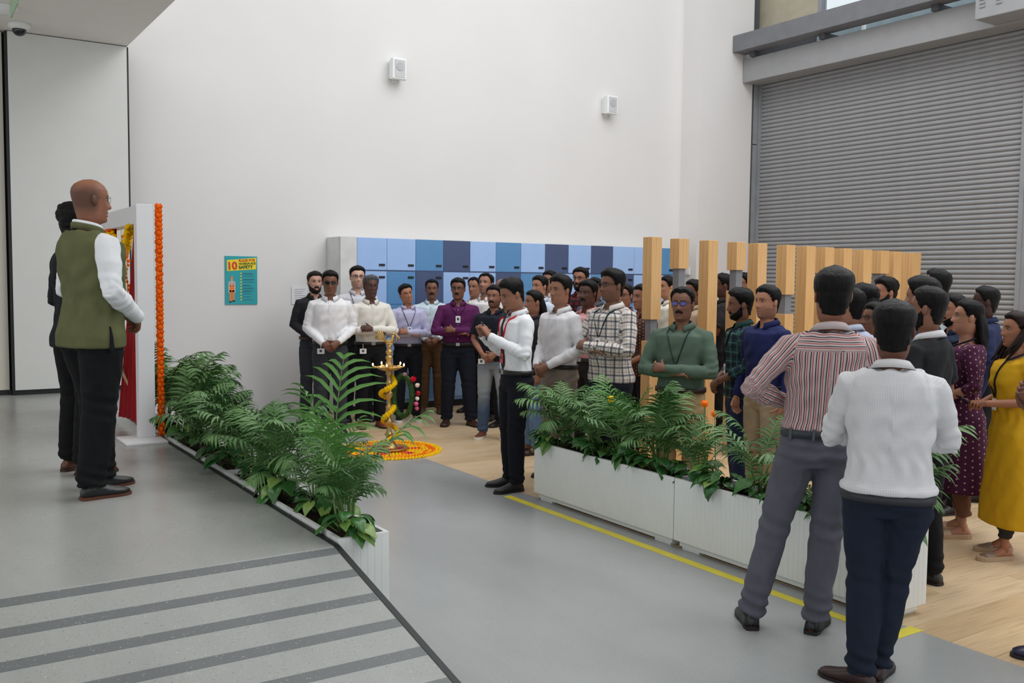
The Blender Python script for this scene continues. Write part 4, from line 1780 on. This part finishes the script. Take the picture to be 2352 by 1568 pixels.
# brass lamp
lp = thing('brass_lamp', 'tall brass oil lamp with a bird on top and five lit wicks', 'oil lamp', (RX, RY, 0.004))
MB().lathe([(.02, 0), (.17, 0), (.19, .025), (.185, .032), (.165, .012), (.02, .010)], 32).build('tray', BRASS, lp, True)
pt = MB()
for i in range(160):
    a, q = r7.random()*6.28, .04+.11*math.sqrt(r7.random())
    x, y = q*math.cos(a), q*math.sin(a)
    pt.add([(x-.009, y, .016), (x, y-.007, .024), (x+.009, y, .018), (x, y+.007, .026)], [(0, 1, 2, 3)])
pt.build('petals', MM, lp)['kind'] = 'stuff'
prof = [(.01, .01), (.088, .012), (.09, .03), (.075, .045), (.06, .075), (.035, .11), (.028, .13), (.034, .145), (.046, .155), (.034, .17), (.022, .20), (.02, .24), (.034, .262), (.045, .28), (.028, .30), (.018, .33),
        (.022, .37), (.032, .40), (.034, .43), (.018, .455), (.018, .50), (.03, .52), (.042, .545), (.04, .575), (.018, .60), (.02, .64), (.036, .66), (.026, .675), (.02, .70), (.02, .74), (.036, .755), (.03, .775), (.045, .79)]
MB().lathe(prof, 22).build('stem', BRASS, lp, True)
dish = MB().lathe([(.03, .785), (.07, .79), (.118, .81), (.128, .826), (.122, .828), (.10, .818), (.02, .812)], 30)
for i in range(5):
    a = 2*PI*i/5+.35
    c, s = math.cos(a), math.sin(a)
    dish.tube([(c*.11, s*.11, .818), (c*.15, s*.15, .830), (c*.165, s*.165, .836)], [(.022, .008), (.014, .007), (.006, .004)], 8)
dish.build('dish', BRASS, lp, True)
MB().lathe([(.03, .81), (.042, .82), (.034, .86), (.024, .885), (.030, .90), (.038, .915), (.028, .93), (.02, .945), (.032, .96), (.036, .975), (.022, .99), (.018, 1.01), (.03, 1.02), (.02, 1.035), (.014, 1.05)], 20).build('finial', BRASS, lp, True)
# bird, facing right in the picture; local x axis along the image plane
bd = link('bird', None, lp, (0, 0, 1.045), (0, 0, -math.radians(30)), label='brass peacock-like bird with raised tail')
b = MB()
b.tube([(-.045, 0, .035), (-.02, 0, .022), (.01, 0, .022), (.032, 0, .042), (.034, 0, .072), (.036, 0, .092)], [.010, .024, .030, .022, .013, .012], 12)
b.ball((.040, 0, .103), (.017, .014, .014), 12, 8)
b.tube([(.052, 0, .104), (.066, 0, .100), (.078, 0, .094)], [.006, .004, .002], 8)
b.tube([(.036, 0, .115), (.030, 0, .128)], [.005, .001], 6)
b.tube([(.070, 0, .098), (.078, 0, .075), (.072, 0, .045), (.066, 0, .03)], [.004, .009, .006, .010], 8)
b.tube([(.082, 0, .09), (.098, 0, .06), (.11, 0, .055)], [.003, .006, .002], 8)
b.build('body_casting', BRASS, bd, True)
tl = MB()
for i in range(7):
    a = math.radians(100+i*13)
    tl.tube([(-.04, 0, .03), (-.055+.03*math.cos(a), 0, .045+.03*math.sin(a)), (-.06+.075*math.cos(a), 0, .055+.072*math.sin(a)), (-.055+.085*math.cos(a), 0, .055+.085*math.sin(a))], [(.008, .008), (.009, .008), (.013, .008), (.004, .004)], 8)
tl.build('tail', BRASS, bd, True)
MB().tube([(0, 0, .0), (0, 0, .012)], .016, 10).build('perch', BRASS, bd, True)
FLM = NT('flame')
FLM.b.inputs['Emission Color'].default_value = (1, .55, .18, 1)
FLM.b.inputs['Emission Strength'].default_value = 14
FLM = FLM.out((1, .7, .3, 1), .5)
for i in range(5):
    a = 2*PI*i/5+.35
    o = MB().tube([(0, 0, -.004), (0, 0, .004), (0, 0, .016), (0, 0, .034)], [.003, .008, .009, .001], 8).build('flame', FLM, lp, True)
    o.location = (math.cos(a)*.160, math.sin(a)*.160, .842)
    o.scale = (.9, .9, .7)
fl_l = bpy.data.lights.new('flame_glow', 'POINT')
fl_l.energy = 1.2
fl_l.color = (1, .6, .3)
fl_l.shadow_soft_size = .1
fo = bpy.data.objects.new('flame_glow', fl_l)
COL.objects.link(fo)
fo.parent = lp
fo.location = (0, 0, .93)
# yellow garland spiralling round the lamp
gl = thing('marigold_garland', 'yellow marigold garland spiralling around the stem of the brass lamp', 'garland', (RX, RY, .004))
N = 58
path = []
for i in range(N):
    u = i/(N-1)
    a = -2.4 + u*2*PI*2.6
    z = .10 + .66*u
    rad = .062 + .018*math.sin(u*11) + (.02 if u < .12 else 0)
    path.append((rad*math.cos(a), rad*math.sin(a), z))
    o = link('marigold', FY, gl, path[-1], (r7.uniform(-1, 1), r7.uniform(.6, 1.6), a))
    s = r7.uniform(1.6, 1.95)
    o.scale = (s, s, s)
MB().tube(path, .004, 5).build('string', solid('garland_string', (200, 190, 120), .8), gl)
# rose wreath hanging from the dish
wr = thing('rose_garland', 'green leafy garland with red, white and pink roses hanging from the brass lamp', 'garland', (RX+.09, RY-.06, 0))
cs = []
for i in range(30):
    u = i/29
    a = u*2*PI
    cs.append((.075*math.cos(a)*(1) + .03, -.05*math.cos(a), .57 - .20*math.sin(a) - .03))
mb = MB()
for c in cs:
    for q in range(60):
        a, e = r7.random()*6.28, r7.uniform(-1, 1)
        L = r7.uniform(.03, .065)
        d = Vector((math.cos(a)*math.cos(e), math.sin(a)*math.cos(e), math.sin(e)-.3)).normalized()
        p = Vector(c)
        s = d.cross(Vector((0, 0, 1))).normalized()*.003
        mb.add([p+s, p-s, p+d*L], [(0, 1, 2)])
mb.tube(cs, .026, 6)
mb.build('foliage', solid('garland_green', (52, 84, 40), .7, 0, .2, .3, 30), wr)['kind'] = 'stuff'
for i, (x, y, z, c, r) in enumerate(((.10, -.08, .71, (214, 20, 50), .028), (.145, -.08, .645, (236, 214, 200), .023), (.155, -.08, .565, (150, 8, 24), .026), (.145, -.09, .515, (232, 226, 212), .02), (.135, -.09, .465, (226, 92, 150), .022), (.14, -.09, .42, (232, 120, 160), .02), (.02, -.06, .76, (196, 150, 160), .02))):
    m = MB()
    m.ball((0, 0, 0), (r, r, r*.85), 10, 7)
    for k in range(3):
        rr_ = [[(r*(.95-.22*k+.08*math.sin(j*3+k))*math.cos(j*PI/6), r*(.95-.22*k)*math.sin(j*PI/6), r*(.2+.32*k)+dz) for j in range(12)] for dz in (0, r*.35)]
        m.loft(rr_, cap=False)
    o = m.build('rose', solid('rose_petal', c, .6, 0, .25, .15, 50), wr, True)
    o.location = (x, y, z)
    o.rotation_euler = (1.0, .6, i)

for nm_, loc_, me_ in (('upper orange marigold bloom among the plants of the right planter', (4.26, 4.30, .93), FO), ('lower orange marigold bloom among the plants of the right planter', (4.25, 4.20, .88), FO),
                       ('small yellow marigold bloom in the palms of the right planter', (4.24, 5.20, .86), FY)):
    t = thing('marigold_bloom', nm_, 'flower', loc_)
    o = link('flower_head', me_, t, (0, 0, 0), (.8, -1.0, 0))
    o.scale = (1.5, 1.5, 1.5)
    MB().tube([(0, 0, 0), (.02, .01, -.2), (.03, 0, -.5)], .003, 5).build('stem', STEMM, t)

# ------------------------------------------------------------------ the garlanded frame on the stage
fr = thing('unveiling_frame', 'tall white board frame standing on the stage edge with a flat foot', 'frame', (1.62, 7.62, ZS))
box_obj('near_post', (-.06, .06, -.0, .10, .018, 1.81), WHITEB, fr, .004)
box_obj('far_post', (-.06, .06, 1.70, 1.80, .018, 1.81), WHITEB, fr, .004)
box_obj('top_beam', (-.06, .055, .10, 1.70, 1.66, 1.80), WHITEB, fr, .004)
box_obj('foot_board', (-.20, .10, -.24, .16, 0, .018), WHITEB, fr, .003)
box_obj('foot_board', (-.20, .10, 1.62, 2.0, 0, .018), WHITEB, fr, .003)
REDC = solid('red_velvet', (150, 12, 24), .75, 0, .3, .12, 5, .2, 90)
for y0, y1, y2, y3, lab in ((.13, .25, .13, .92, 'gathered red curtain tied to the near post'), (1.02, 1.68, 1.20, 1.68, 'gathered red curtain on the far post')):
    mb = MB()
    nu, nv = 40, 14
    sides = []
    for off in (0, .006):
        for j in range(nv+1):
            v = j/nv
            for i in range(nu+1):
                u = i/nu
                y = (y0+(y1-y0)*u)*(1-v) + (y2+(y3-y2)*u)*v
                x = -.02 + off + .022*math.sin(u*PI*9 + v*1.2)*(.5+.5*v)
                sides.append((x, y, 1.66 - v*(1.58 if y0 < 1 else 1.5) + .02*math.sin(u*4)*v))
    n1 = (nv+1)*(nu+1)
    fs = []
    for k in (0, n1):
        for j in range(nv):
            for i in range(nu):
                a = k+j*(nu+1)+i
                q = (a, a+1, a+nu+2, a+nu+1)
                fs.append(q if k else tuple(reversed(q)))
    mb.add(sides, fs)
    o = mb.build('curtain', REDC, fr, True)
    o['label'] = lab
gg = thing('marigold_garland', 'long orange marigold garland hanging down the outer side of the white frame post', 'garland', (1.70, 7.66, ZS))
z = 1.80
i = 0
while z > .03:
    for q in range(3):
        a = i*1.1 + q*2.09
        o = link('marigold', FO, gg, (.028+.014*math.cos(a), .014*math.sin(a), z), (PI/2*math.sin(a), PI/2*math.cos(a), a))
        o.scale = (1.65, 1.65, 1.5)
    z -= .0345
    i += 1
MB().tube([(.028, 0, 1.82), (.028, 0, .02)], .005, 5).build('string', solid('garland_string', (200, 190, 120), .8), gg)
sw = thing('marigold_garland', 'orange and yellow marigold swag looped under the top beam of the frame', 'garland', (1.60, 7.62, ZS))
for i in range(46):
    u = i/45
    y = .25 + 1.35*u
    z = 1.64 - .26*math.sin(PI*min(1, u*1.6 % 1.0001)) - .0*u
    for q in range(2):
        o = link('marigold', FY if u < .20 or .5 < u < .62 else FO, sw, (-.05+.03*q, y, z+.02*q), (q*2.5, 1.2*q-.8, i))
        o.scale = (1.9, 1.9, 1.9)
MB().tube([(-.035, .25+1.35*i/45, 1.65 - .26*math.sin(PI*min(1, (i/45)*1.6 % 1.0001))) for i in range(46)], .004, 5).build('string', solid('garland_string', (200, 190, 120), .8), sw)
for k_, (yy_, nm) in enumerate(((.42, 'short orange marigold strand hanging inside the frame behind the waistcoat man'), (.62, 'second short orange marigold strand hanging inside the frame'))):
    g2 = thing('marigold_garland', nm, 'garland', (1.57, 7.62+yy_, ZS))
    for i in range(18):
        o = link('marigold', FO, g2, (.012*math.cos(i), .012*math.sin(i), 1.58-i*.033), (1.3, i, i))
    MB().tube([(0, 0, 1.66), (0, 0, 1.0)], .003, 5).build('string', solid('garland_string', (200, 190, 120), .8), g2)
# easel and bouquet
PINE = solid('pine_wood', (206, 182, 140), .6)
ez = thing('easel', 'light wooden easel standing behind the red curtain of the frame', 'easel', (1.42, 8.25, ZS))
for a, b_ in (((0, -.10, .75), (-.02, -.42, 0)), ((0, .10, .75), (-.02, .36, 0)), ((.03, 0, .75), (.35, 0, 0))):
    MB().tube([a, b_], .016, 4).build('leg', PINE, ez)
MB().tube([(-.015, -.26, .34), (-.015, .24, .34)], .014, 4).build('crossbar', PINE, ez)
fb = thing('flower_bouquet', 'small bouquet of red, white and yellow flowers on the easel', 'bouquet', (1.40, 8.1, ZS))
for i in range(26):
    c = [(214, 24, 40), (240, 236, 226), (246, 200, 20), (60, 110, 50)][i % 4]
    m = MB().ball((0, 0, 0), .028, 8, 6)
    o = m.build('bloom', solid('bouquet_bloom', c, .6, 0, .25, .2, 50), fb, True)
    a = i*2.4
    q = .02*math.sqrt(i)
    o.location = (-.03-.02*math.cos(a*3), q*math.cos(a), .62+1.4*q*math.sin(a))
MB().tube([(0, 0, .40), (-.01, 0, .62)], [.03, .05], 8).build('wrapping', solid('bouquet_wrap', (60, 100, 60), .6), fb, True)

# ------------------------------------------------------------------ the people
# pattern periods (s across, t up) in metres
STR = striped('striped_shirting', (186, 172, 172), [(.021, .10, .30, (168, 80, 74)), (.021, .52, .70, (30, 30, 42))])
CHK = plaid('fine_check_shirting', (214, 213, 214), [('s', .008, 0, .25, (180, 182, 190), .4), ('t', .008, 0, .25, (180, 182, 190), .4)])
PLW = plaid('white_navy_plaid', (214, 208, 200), [('s', .062, .0, .22, (38, 44, 66), .75), ('t', .062, .0, .22, (38, 44, 66), .75), ('s', .062, .5, .58, (130, 80, 70), .6), ('t', .062, .5, .58, (130, 80, 70), .6), ('s', .062, .3, .34, (70, 110, 140), .6)])
PLG = plaid('green_navy_plaid', (32, 66, 62), [('s', .07, .0, .35, (22, 30, 48), .8), ('t', .07, .0, .35, (22, 30, 48), .8), ('s', .07, .6, .66, (110, 160, 150), .6), ('t', .07, .6, .66, (110, 160, 150), .6)])
PLR = plaid('red_black_plaid', (96, 30, 34), [('s', .06, .0, .4, (24, 22, 28), .85), ('t', .06, .0, .4, (24, 22, 28), .85)])
MAR = dotted('maroon_dotted_cotton', (72, 26, 58), (188, 160, 150), .042, .13)
BRP = dotted('brown_print_cotton', (62, 40, 36), (140, 100, 80), .03, .25)


def jeans_mat():
    n = NT('faded_denim')
    s = n.n('ShaderNodeSeparateXYZ')
    n.l(n.coord(), s.inputs[0])
    f = n.noise(n.coord(), 5, 3)
    z = n.math('ABSOLUTE', n.math('SUBTRACT', s.outputs[2], .62))
    k = n.math('SUBTRACT', 1.0, n.math('MULTIPLY', z, 3.2))
    return n.out(n.ramp(n.math('ADD', n.math('MULTIPLY', k, .6), n.math('MULTIPLY', f, .5)), [(.2, (70, 92, 122)), (.8, (150, 160, 168))]), .85, 0, .2)


JEANS = jeans_mat()
BLK, NAVY, CHAR = (20, 21, 25), (20, 25, 38), (52, 54, 60)
DS = ('dress', (20, 18, 18), (16, 15, 15))
BR = ('dress', (58, 36, 28), (24, 18, 16))
TAN = ('dress', (120, 66, 42), (60, 40, 30))
SK1, SK2, SK3, SKF = (152, 106, 84), (124, 84, 66), (88, 58, 48), (196, 152, 132)
PE = make_person

# on the stage
PE(.95, 5.86, 1.81, 16, 'bald man in olive green waistcoat over white shirt standing on the stage', z0=ZS, head=(4, -2, 0), up=('vest', (226, 228, 232), 'long', cloth('olive_waistcoat', (92, 94, 62))), arms='clasp', hair='bald', shaved=.62, haircol=(66, 52, 46),
   low=('trousers', (12, 13, 16), 1.16), shoes=('dress', (30, 32, 34), (92, 50, 34)), skin=(150, 100, 78), b=1.12, belly=.02, vox=.009, feet=((.10, -.03, 4), (.11, .12, 8)), glasses='thin', fold=1.3, seed=2)
PE(.985, 6.57, 1.70, 20, 'curly haired man in black suit half hidden behind the waistcoat man', z0=ZS, up=('jacket', (22, 24, 28)), arms='clasp', vol=.028, curly=.010, low=('trousers', (12, 13, 16), 1.12), shoes=('dress', (92, 50, 30), (50, 26, 18)), skin=SK2, seed=5)

# crowd on the left, in front of the lockers
PE(4.16, 10.63, 1.75, -95, 'bearded pale man in black shirt at the far left of the crowd', up=('tucked', (34, 34, 38)), arms='clasp', beard=.006, skin=SKF, low=('trousers', (50, 52, 58)), haircol=(30, 24, 22), beltcol=(70, 34, 26), seed=6)
PE(3.98, 9.72, 1.76, -112, 'man in white shirt and dark glasses with hands folded and a badge at his belt', head=(0, -8, 0), up=('tucked', (230, 230, 233)), arms='clasp', placket=1, hip_badge=.10, glasses='shades', low=('trousers', CHAR, 1.05), shoes=DS, skin=SK2, b=1.0, vox=.011, seed=7)
PE(4.60, 10.40, 1.82, -105, 'tall pale man with glasses, light shirt and lanyard behind the grey haired man', head=(0, 0, 0), up=('tucked', (206, 206, 214)), arms='down', lanyard=(34, 40, 48), glasses='thick', skin=(214, 172, 152), stubble=.35, low=('trousers', BLK), recede=.0, seed=8)
PE(4.52, 9.85, 1.71, -100, 'grey haired dark skinned man in off white shirt with arms crossed', up=('tucked', (222, 218, 210)), arms='crossed', placket=1, haircol=(84, 84, 88), hip_badge=.12, skin=SK3, moustache=.9, low=('trousers', (18, 18, 22), 1.05), shoes=TAN, b=1.02, vox=.012, browcol=(60, 58, 58), vol=.02, curly=.005, seed=9)
PE(5.10, 10.07, 1.62, -108, 'young man in lavender shirt with black lanyard, head tilted and arms crossed', head=(-12, 0, 14), up=('tucked', (186, 186, 216)), arms='crossed', lanyard=(26, 30, 40), lanyard_z=1.2, skin=(170, 118, 92), low=('trousers', (20, 22, 30)), shoes=('sneaker', (26, 26, 30), (225, 225, 225)), vox=.012, seed=10)
PE(5.67, 10.54, 1.67, -118, 'moustached man in pale blue shirt and brown trousers with folded hands', up=('tucked', (200, 216, 224)), arms='clasp', placket=1, moustache=1.1, recede=.05, skin=SK2, low=('trousers', (92, 66, 42), 1.1), shoes=('dress', (84, 60, 44), (50, 36, 28)), b=1.06, belly=.03, vox=.012, seed=11)
PE(5.45, 9.49, 1.69, -120, 'man in purple shirt with glasses and crossed arms', head=(10, 0, 0), up=('tucked', (84, 26, 78)), arms='crossed', placket=1, lanyard=(70, 24, 66), lanyard_z=1.30, moustache=.9, glasses='thick', skin=SK2, low=('trousers', NAVY, 1.1), shoes=BR, b=1.08, belly=.04, vox=.012, feet=((.13, 0, 10), (.16, .05, 30)), seed=12)
PE(6.17, 10.33, 1.70, -150, 'balding man looking left, only his head showing behind the purple shirt man', up=('tucked', (214, 210, 206)), recede=.09, skin=SK1, seed=13)
PE(5.97, 9.75, 1.75, -150, 'man in white shirt looking up over the black polo man', head=(0, 10, 0), up=('tucked', (224, 222, 220)), recede=.05, skin=(164, 116, 94), stubble=.35, seed=14)
PE(6.57, 10.31, 1.70, -132, 'bald man at the back before the lockers, left of the man photographing', up=('tucked', (220, 214, 204)), hair='bald', skin=(160, 112, 90), seed=15)
PE(5.32, 8.50, 1.62, -138, 'man in black polo shirt and faded jeans with thin glasses', head=(6, 0, 0), up=('polo', (24, 28, 40), 'short'), arms='clasp', low=('jeans', JEANS, .98), shoes=('sneaker', (112, 62, 42), (226, 222, 214)), glasses='thin', moustache=1.0, stubble=.55, hip_badge=.11, skin=SK1, vox=.011, feet=((.13, 0, 4), (.15, .02, 8)), seed=16)
PE(5.87, 9.10, 1.60, -150, 'person in black top between the black polo man and the man photographing', up=('polo', (24, 24, 28), 'short'), hair='long', fem=1, skin=SK1, seed=17)
PE(4.19, 6.36, 1.70, 172, 'man in white shirt, tie and red lanyard photographing with a phone', head=(0, -20, 0), up=('tucked', (228, 229, 233)), arms='phone', skin=SK1, low=('trousers', (16, 19, 28), 1.0), shoes=DS, vol=.022, b=.98, vox=.009, feet=((.11, .02, 14), (.10, .06, 6)), tie=(52, 50, 56), lanyard=(196, 30, 50), lanyard_z=1.12, card=(200, 60, 70), seed=18)
PE(5.22, 7.62, 1.58, 170, 'woman with long dark hair hidden behind the man photographing', up=('untucked', (40, 36, 42)), hair='long', fem=1, low=('jeans', (92, 118, 150)), shoes=('sandal', (60, 40, 36), (40, 28, 24)), skin=SK1, seed=19)
PE(6.29, 9.06, 1.73, -172, 'man in light blue shirt behind the smiling man in white, looking left', up=('tucked', (196, 206, 222)), skin=(172, 122, 98), seed=20)
PE(4.74, 6.52, 1.72, -174, 'smiling man in white shirt with rolled cuffs and beige trousers', up=('tucked', (218, 216, 219), 'long'), arms='clasp', placket=1, skin=SK1, low=('trousers', (136, 124, 114)), shoes=DS, vox=.010, vol=.022, seed=21)
PE(7.20, 10.14, 1.80, -165, 'person at the very back whose black hair tops the man in light blue', up=('tucked', (200, 200, 200)), skin=SK1, seed=22)
PE(6.81, 8.96, 1.83, -155, 'tall bearded man with glasses in red and black checked shirt', up=('untucked', PLR), beard=.014, glasses='thick', skin=SK1, arms='crossed', seed=23)
PE(5.53, 7.16, 1.68, -165, 'moustached man in pink shirt holding his hands to his chest', up=('tucked', (214, 150, 150)), arms='chest', moustache=1.1, skin=SK3, lanyard=(40, 40, 46), low=('trousers', (34, 30, 32)), vox=.012, vol=.02, seed=24)
PE(6.58, 8.39, 1.71, -158, 'person with black hair peeping out behind the pink shirt man', up=('tucked', (80, 80, 90)), skin=SK2, seed=25)
PE(4.92, 6.05, 1.77, -172, 'tall man in white and navy checked shirt with crossed arms and glasses', head=(12, 0, 0), up=('untucked', PLW), arms='crossed', glasses='thick', stubble=.2, skin=SK2, low=('trousers', (26, 30, 42), 1.1), b=1.08, belly=.03, vox=.010, vol=.024, lanyard=(30, 50, 56), lanyard_z=1.2, seed=26)
PE(6.22, 7.45, 1.65, -160, 'person with glasses half hidden behind the checked shirt man', up=('tucked', (120, 60, 50)), glasses='thick', skin=SK1, seed=27)
PE(5.85, 6.75, 1.65, 176, 'young woman with dark hair in brown print top left of the screen', up=('untucked', BRP, 'rolled'), hair='long', fem=1, arms='clasp', skin=SK1, low=('trousers', (22, 22, 26)), seed=28)
PE(7.32, 8.01, 1.74, 160, 'young man in profile with white shirt behind the first posts of the screen', up=('untucked', (214, 212, 200)), skin=(180, 130, 104), arms='clasp', low=('trousers', BLK), seed=29)
PE(6.86, 7.12, 1.70, 166, 'man in beige shirt seen between the second and third screen posts', up=('tucked', (176, 156, 134)), skin=SK2, seed=30)
PE(7.65, 7.48, 1.77, 140, 'dark shirted man in profile behind the third screen post', up=('polo', (34, 32, 36), 'short'), arms='crossed', skin=(96, 62, 52), stubble=.4, low=('trousers', BLK), seed=31)
PE(8.62, 8.08, 1.79, 163, 'person with glasses behind the fourth screen post', up=('tucked', (40, 40, 46)), glasses='thick', skin=SK1, seed=32)
# in front of the screen
PE(4.74, 5.03, 1.64, -150, 'man in sage green shirt with crossed arms, blue tinted glasses and badge', up=('tucked', (82, 100, 86)), arms='crossed', glasses='blue', moustache=1.0, recede=.05, skin=SK2, low=('trousers', (176, 150, 110)), lanyard=(30, 48, 52), lanyard_z=1.16, hip_badge=.06, b=1.06, belly=.03, vox=.010, beltcol=(52, 30, 26), seed=33)
PE(5.48, 5.16, 1.63, 146, 'bearded young man in green checked shirt looking left', head=(0, -6, 0), up=('untucked', PLG, 'rolled'), arms='clasp', beard=.004, skin=SK2, low=('jeans', (36, 50, 84)), shoes=('sneaker', (200, 50, 60), (230, 230, 230)), b=.94, vox=.011, vol=.026, curly=.006, lanyard=(30, 30, 34), seed=34)
PE(5.34, 4.78, 1.66, 175, 'man in navy blue shirt with stubble looking left', up=('tucked', (28, 36, 82)), arms='down', skin=(176, 124, 98), stubble=.35, low=('trousers', (168, 150, 124)), vox=.010, seed=35)
PE(3.62, 3.09, 1.75, 48, 'man in red, white and black striped shirt and grey trousers seen from behind', up=('tucked', STR), arms=('down', 'hip'), skin=(140, 92, 72), low=('trousers', (88, 88, 98), 1.0), shoes=('dress', (24, 25, 28), (20, 20, 22)), vox=.0085, vol=.022, b=1.02, yoke=1, loops=1, blouse=.008, fold=1.5, beltcol=(42, 48, 52), shift=(.16, .03, 1.28), feet=((.15, .02, 22), (.15, .03, 6)), seed=36)
PE(5.12, 3.90, 1.66, 84, 'man in light blue shirt seen from behind, right of the striped shirt man', head=(-15, 0, 0), up=('tucked', (190, 198, 220)), arms='clasp', skin=(160, 112, 90), low=('trousers', (50, 54, 64)), lanyard=(60, 60, 64), vox=.010, vol=.012, seed=37)
PE(6.18, 4.58, 1.67, 97, 'woman with long wavy black hair seen from behind', up=('kurta', (60, 50, 60)), hair='long', hairlen=.42, fem=1, skin=SK1, vol=.024, curly=.006, low=('leggings', (40, 40, 46), .7), shoes=('sandal', (90, 70, 60), (60, 50, 40)), seed=38)
PE(7.37, 5.24, 1.73, 175, 'bearded young man with swept hair looking left before the screen', head=(20, 0, 0), up=('tucked', (30, 32, 44)), beard=.009, skin=(170, 118, 94), vol=.026, curly=.005, seed=39)
PE(5.80, 4.20, 1.55, 156, 'short person with glasses mostly hidden behind the white check shirt man', up=('tucked', (214, 200, 200)), glasses='thick', skin=SK2, seed=40)
PE(3.44, 2.40, 1.61, 36, 'man in fine white check shirt and navy trousers seen from behind with crossed arms', head=(0, 0, 0), up=('tucked', CHK), arms='crossed', skin=(110, 72, 58), low=('trousers', (24, 32, 48), 1.02), shoes=('dress', (52, 30, 30), (24, 18, 18)), b=1.0, vox=.008, vol=.020, waist=.915, blouse=.02, fold=1.5, feet=((-.02, .12, 15), (.085, .0, 62)), beltcol=(34, 36, 42), seed=41)
PE(4.80, 3.14, 1.67, 96, 'bearded man in black polo shirt with white collar, looking left', head=(-8, 0, 0), up=('polo', (28, 30, 32), 'short'), collarmat=cloth('white_collar', (222, 220, 222)), arms='clasp', beard=.005, skin=(140, 96, 76), low=('trousers', (18, 18, 22)), shoes=DS, vox=.009, vol=.014, seed=42)
PE(5.55, 3.68, 1.72, 104, 'person whose black hair rises behind the white collared man', up=('tucked', (34, 44, 66)), skin=SK1, vol=.026, seed=43)
PE(7.01, 4.52, 1.80, 103, 'tall man with receding hair and glasses seen from behind, last head before the shutter', head=(-20, 0, 0), up=('tucked', (200, 214, 216)), glasses='thick', recede=.04, skin=(156, 108, 86), seed=44)
PE(6.57, 4.09, 1.61, 152, 'young man in blue shirt between the white collared man and the maroon kurta woman', up=('polo', (30, 40, 64), 'short'), skin=(166, 116, 92), beard=.003, seed=45)
PE(6.03, 3.66, 1.58, 132, 'woman in maroon dotted kurta with thin glasses and black lanyard', head=(0, 4, 0), up=('kurta', MAR, 'elbow'), kurta_hem=.35, arms='clasp', fem=1, hair='long', hairlen=.34, glasses='thin', skin=(184, 134, 108), b=1.1, lanyard=(28, 28, 34), low=('leggings', (120, 84, 66), .8), shoes=('sandal', (196, 170, 140), (190, 160, 130)), vox=.011, roundneck=1, seed=46)
PE(7.15, 4.19, 1.67, 125, 'dark skinned man in navy shirt behind the two women', up=('tucked', (34, 42, 76)), skin=(72, 46, 40), vol=.014, seed=47)
PE(5.82, 3.20, 1.52, 146, 'woman in mustard yellow sleeveless kurta with brown hair over her shoulder', up=('kurta', (196, 150, 20), 'cap'), kurta_hem=.24, slit=1, arms=(((.238, -.02, 1.14), (.055, .225, 1.085), (-.8, .5, -.1), (0, -.3, 1)), ((.238, -.02, 1.14), (.05, .24, 1.11), (-.8, .45, -.2), (0, -1, -.4))), fem=1, hair='long', front_hair=1, haircol=(30, 19, 16), skin=(160, 108, 82), b=1.04, lanyard=(30, 30, 34), low=('leggings', (46, 46, 44), .78), shoes=('sandal', (132, 112, 94), (170, 146, 120)), vox=.010, roundneck=1, feet=((.12, 0, 0), (.10, .10, 10)), seed=48)
PE(4.33, 2.09, 1.70, 150, 'person at the right edge of the picture with only clapping hands in view', up=('tucked', (40, 60, 120), 'short'), arms='chest', skin=SK2, low=('trousers', (22, 24, 44)), shoes=('dress', (24, 24, 60), (20, 20, 30)), seed=49)
flush_remesh()

# phones held in the crowd
def phone(loc, rot, label, face=(24, 26, 30)):
    t = thing('mobile_phone', label, 'phone', loc)
    t.rotation_euler = rot
    bevel(MB().box(-.037, .037, -.004, .004, -.075, .075).build('case', solid('phone_case', face, .35), t), .003)
    MB().box(-.034, .034, .004, .0046, -.072, .072).build('screen', solid('phone_screen', (14, 16, 22), .08, 0, .7), t)
    MB().box(-.030, -.008, -.006, -.004, .035, .068).build('camera_bump', solid('phone_lens', (40, 44, 50), .2), t)
    return t


phone((3.92, 6.41, 1.285), (math.radians(-15), 0, math.radians(68)), 'dark phone held up in both hands by the man with the red lanyard')
phone((5.60, 3.36, .965), (math.radians(-60), 0, math.radians(56)), 'black phone held by the woman in the mustard kurta')
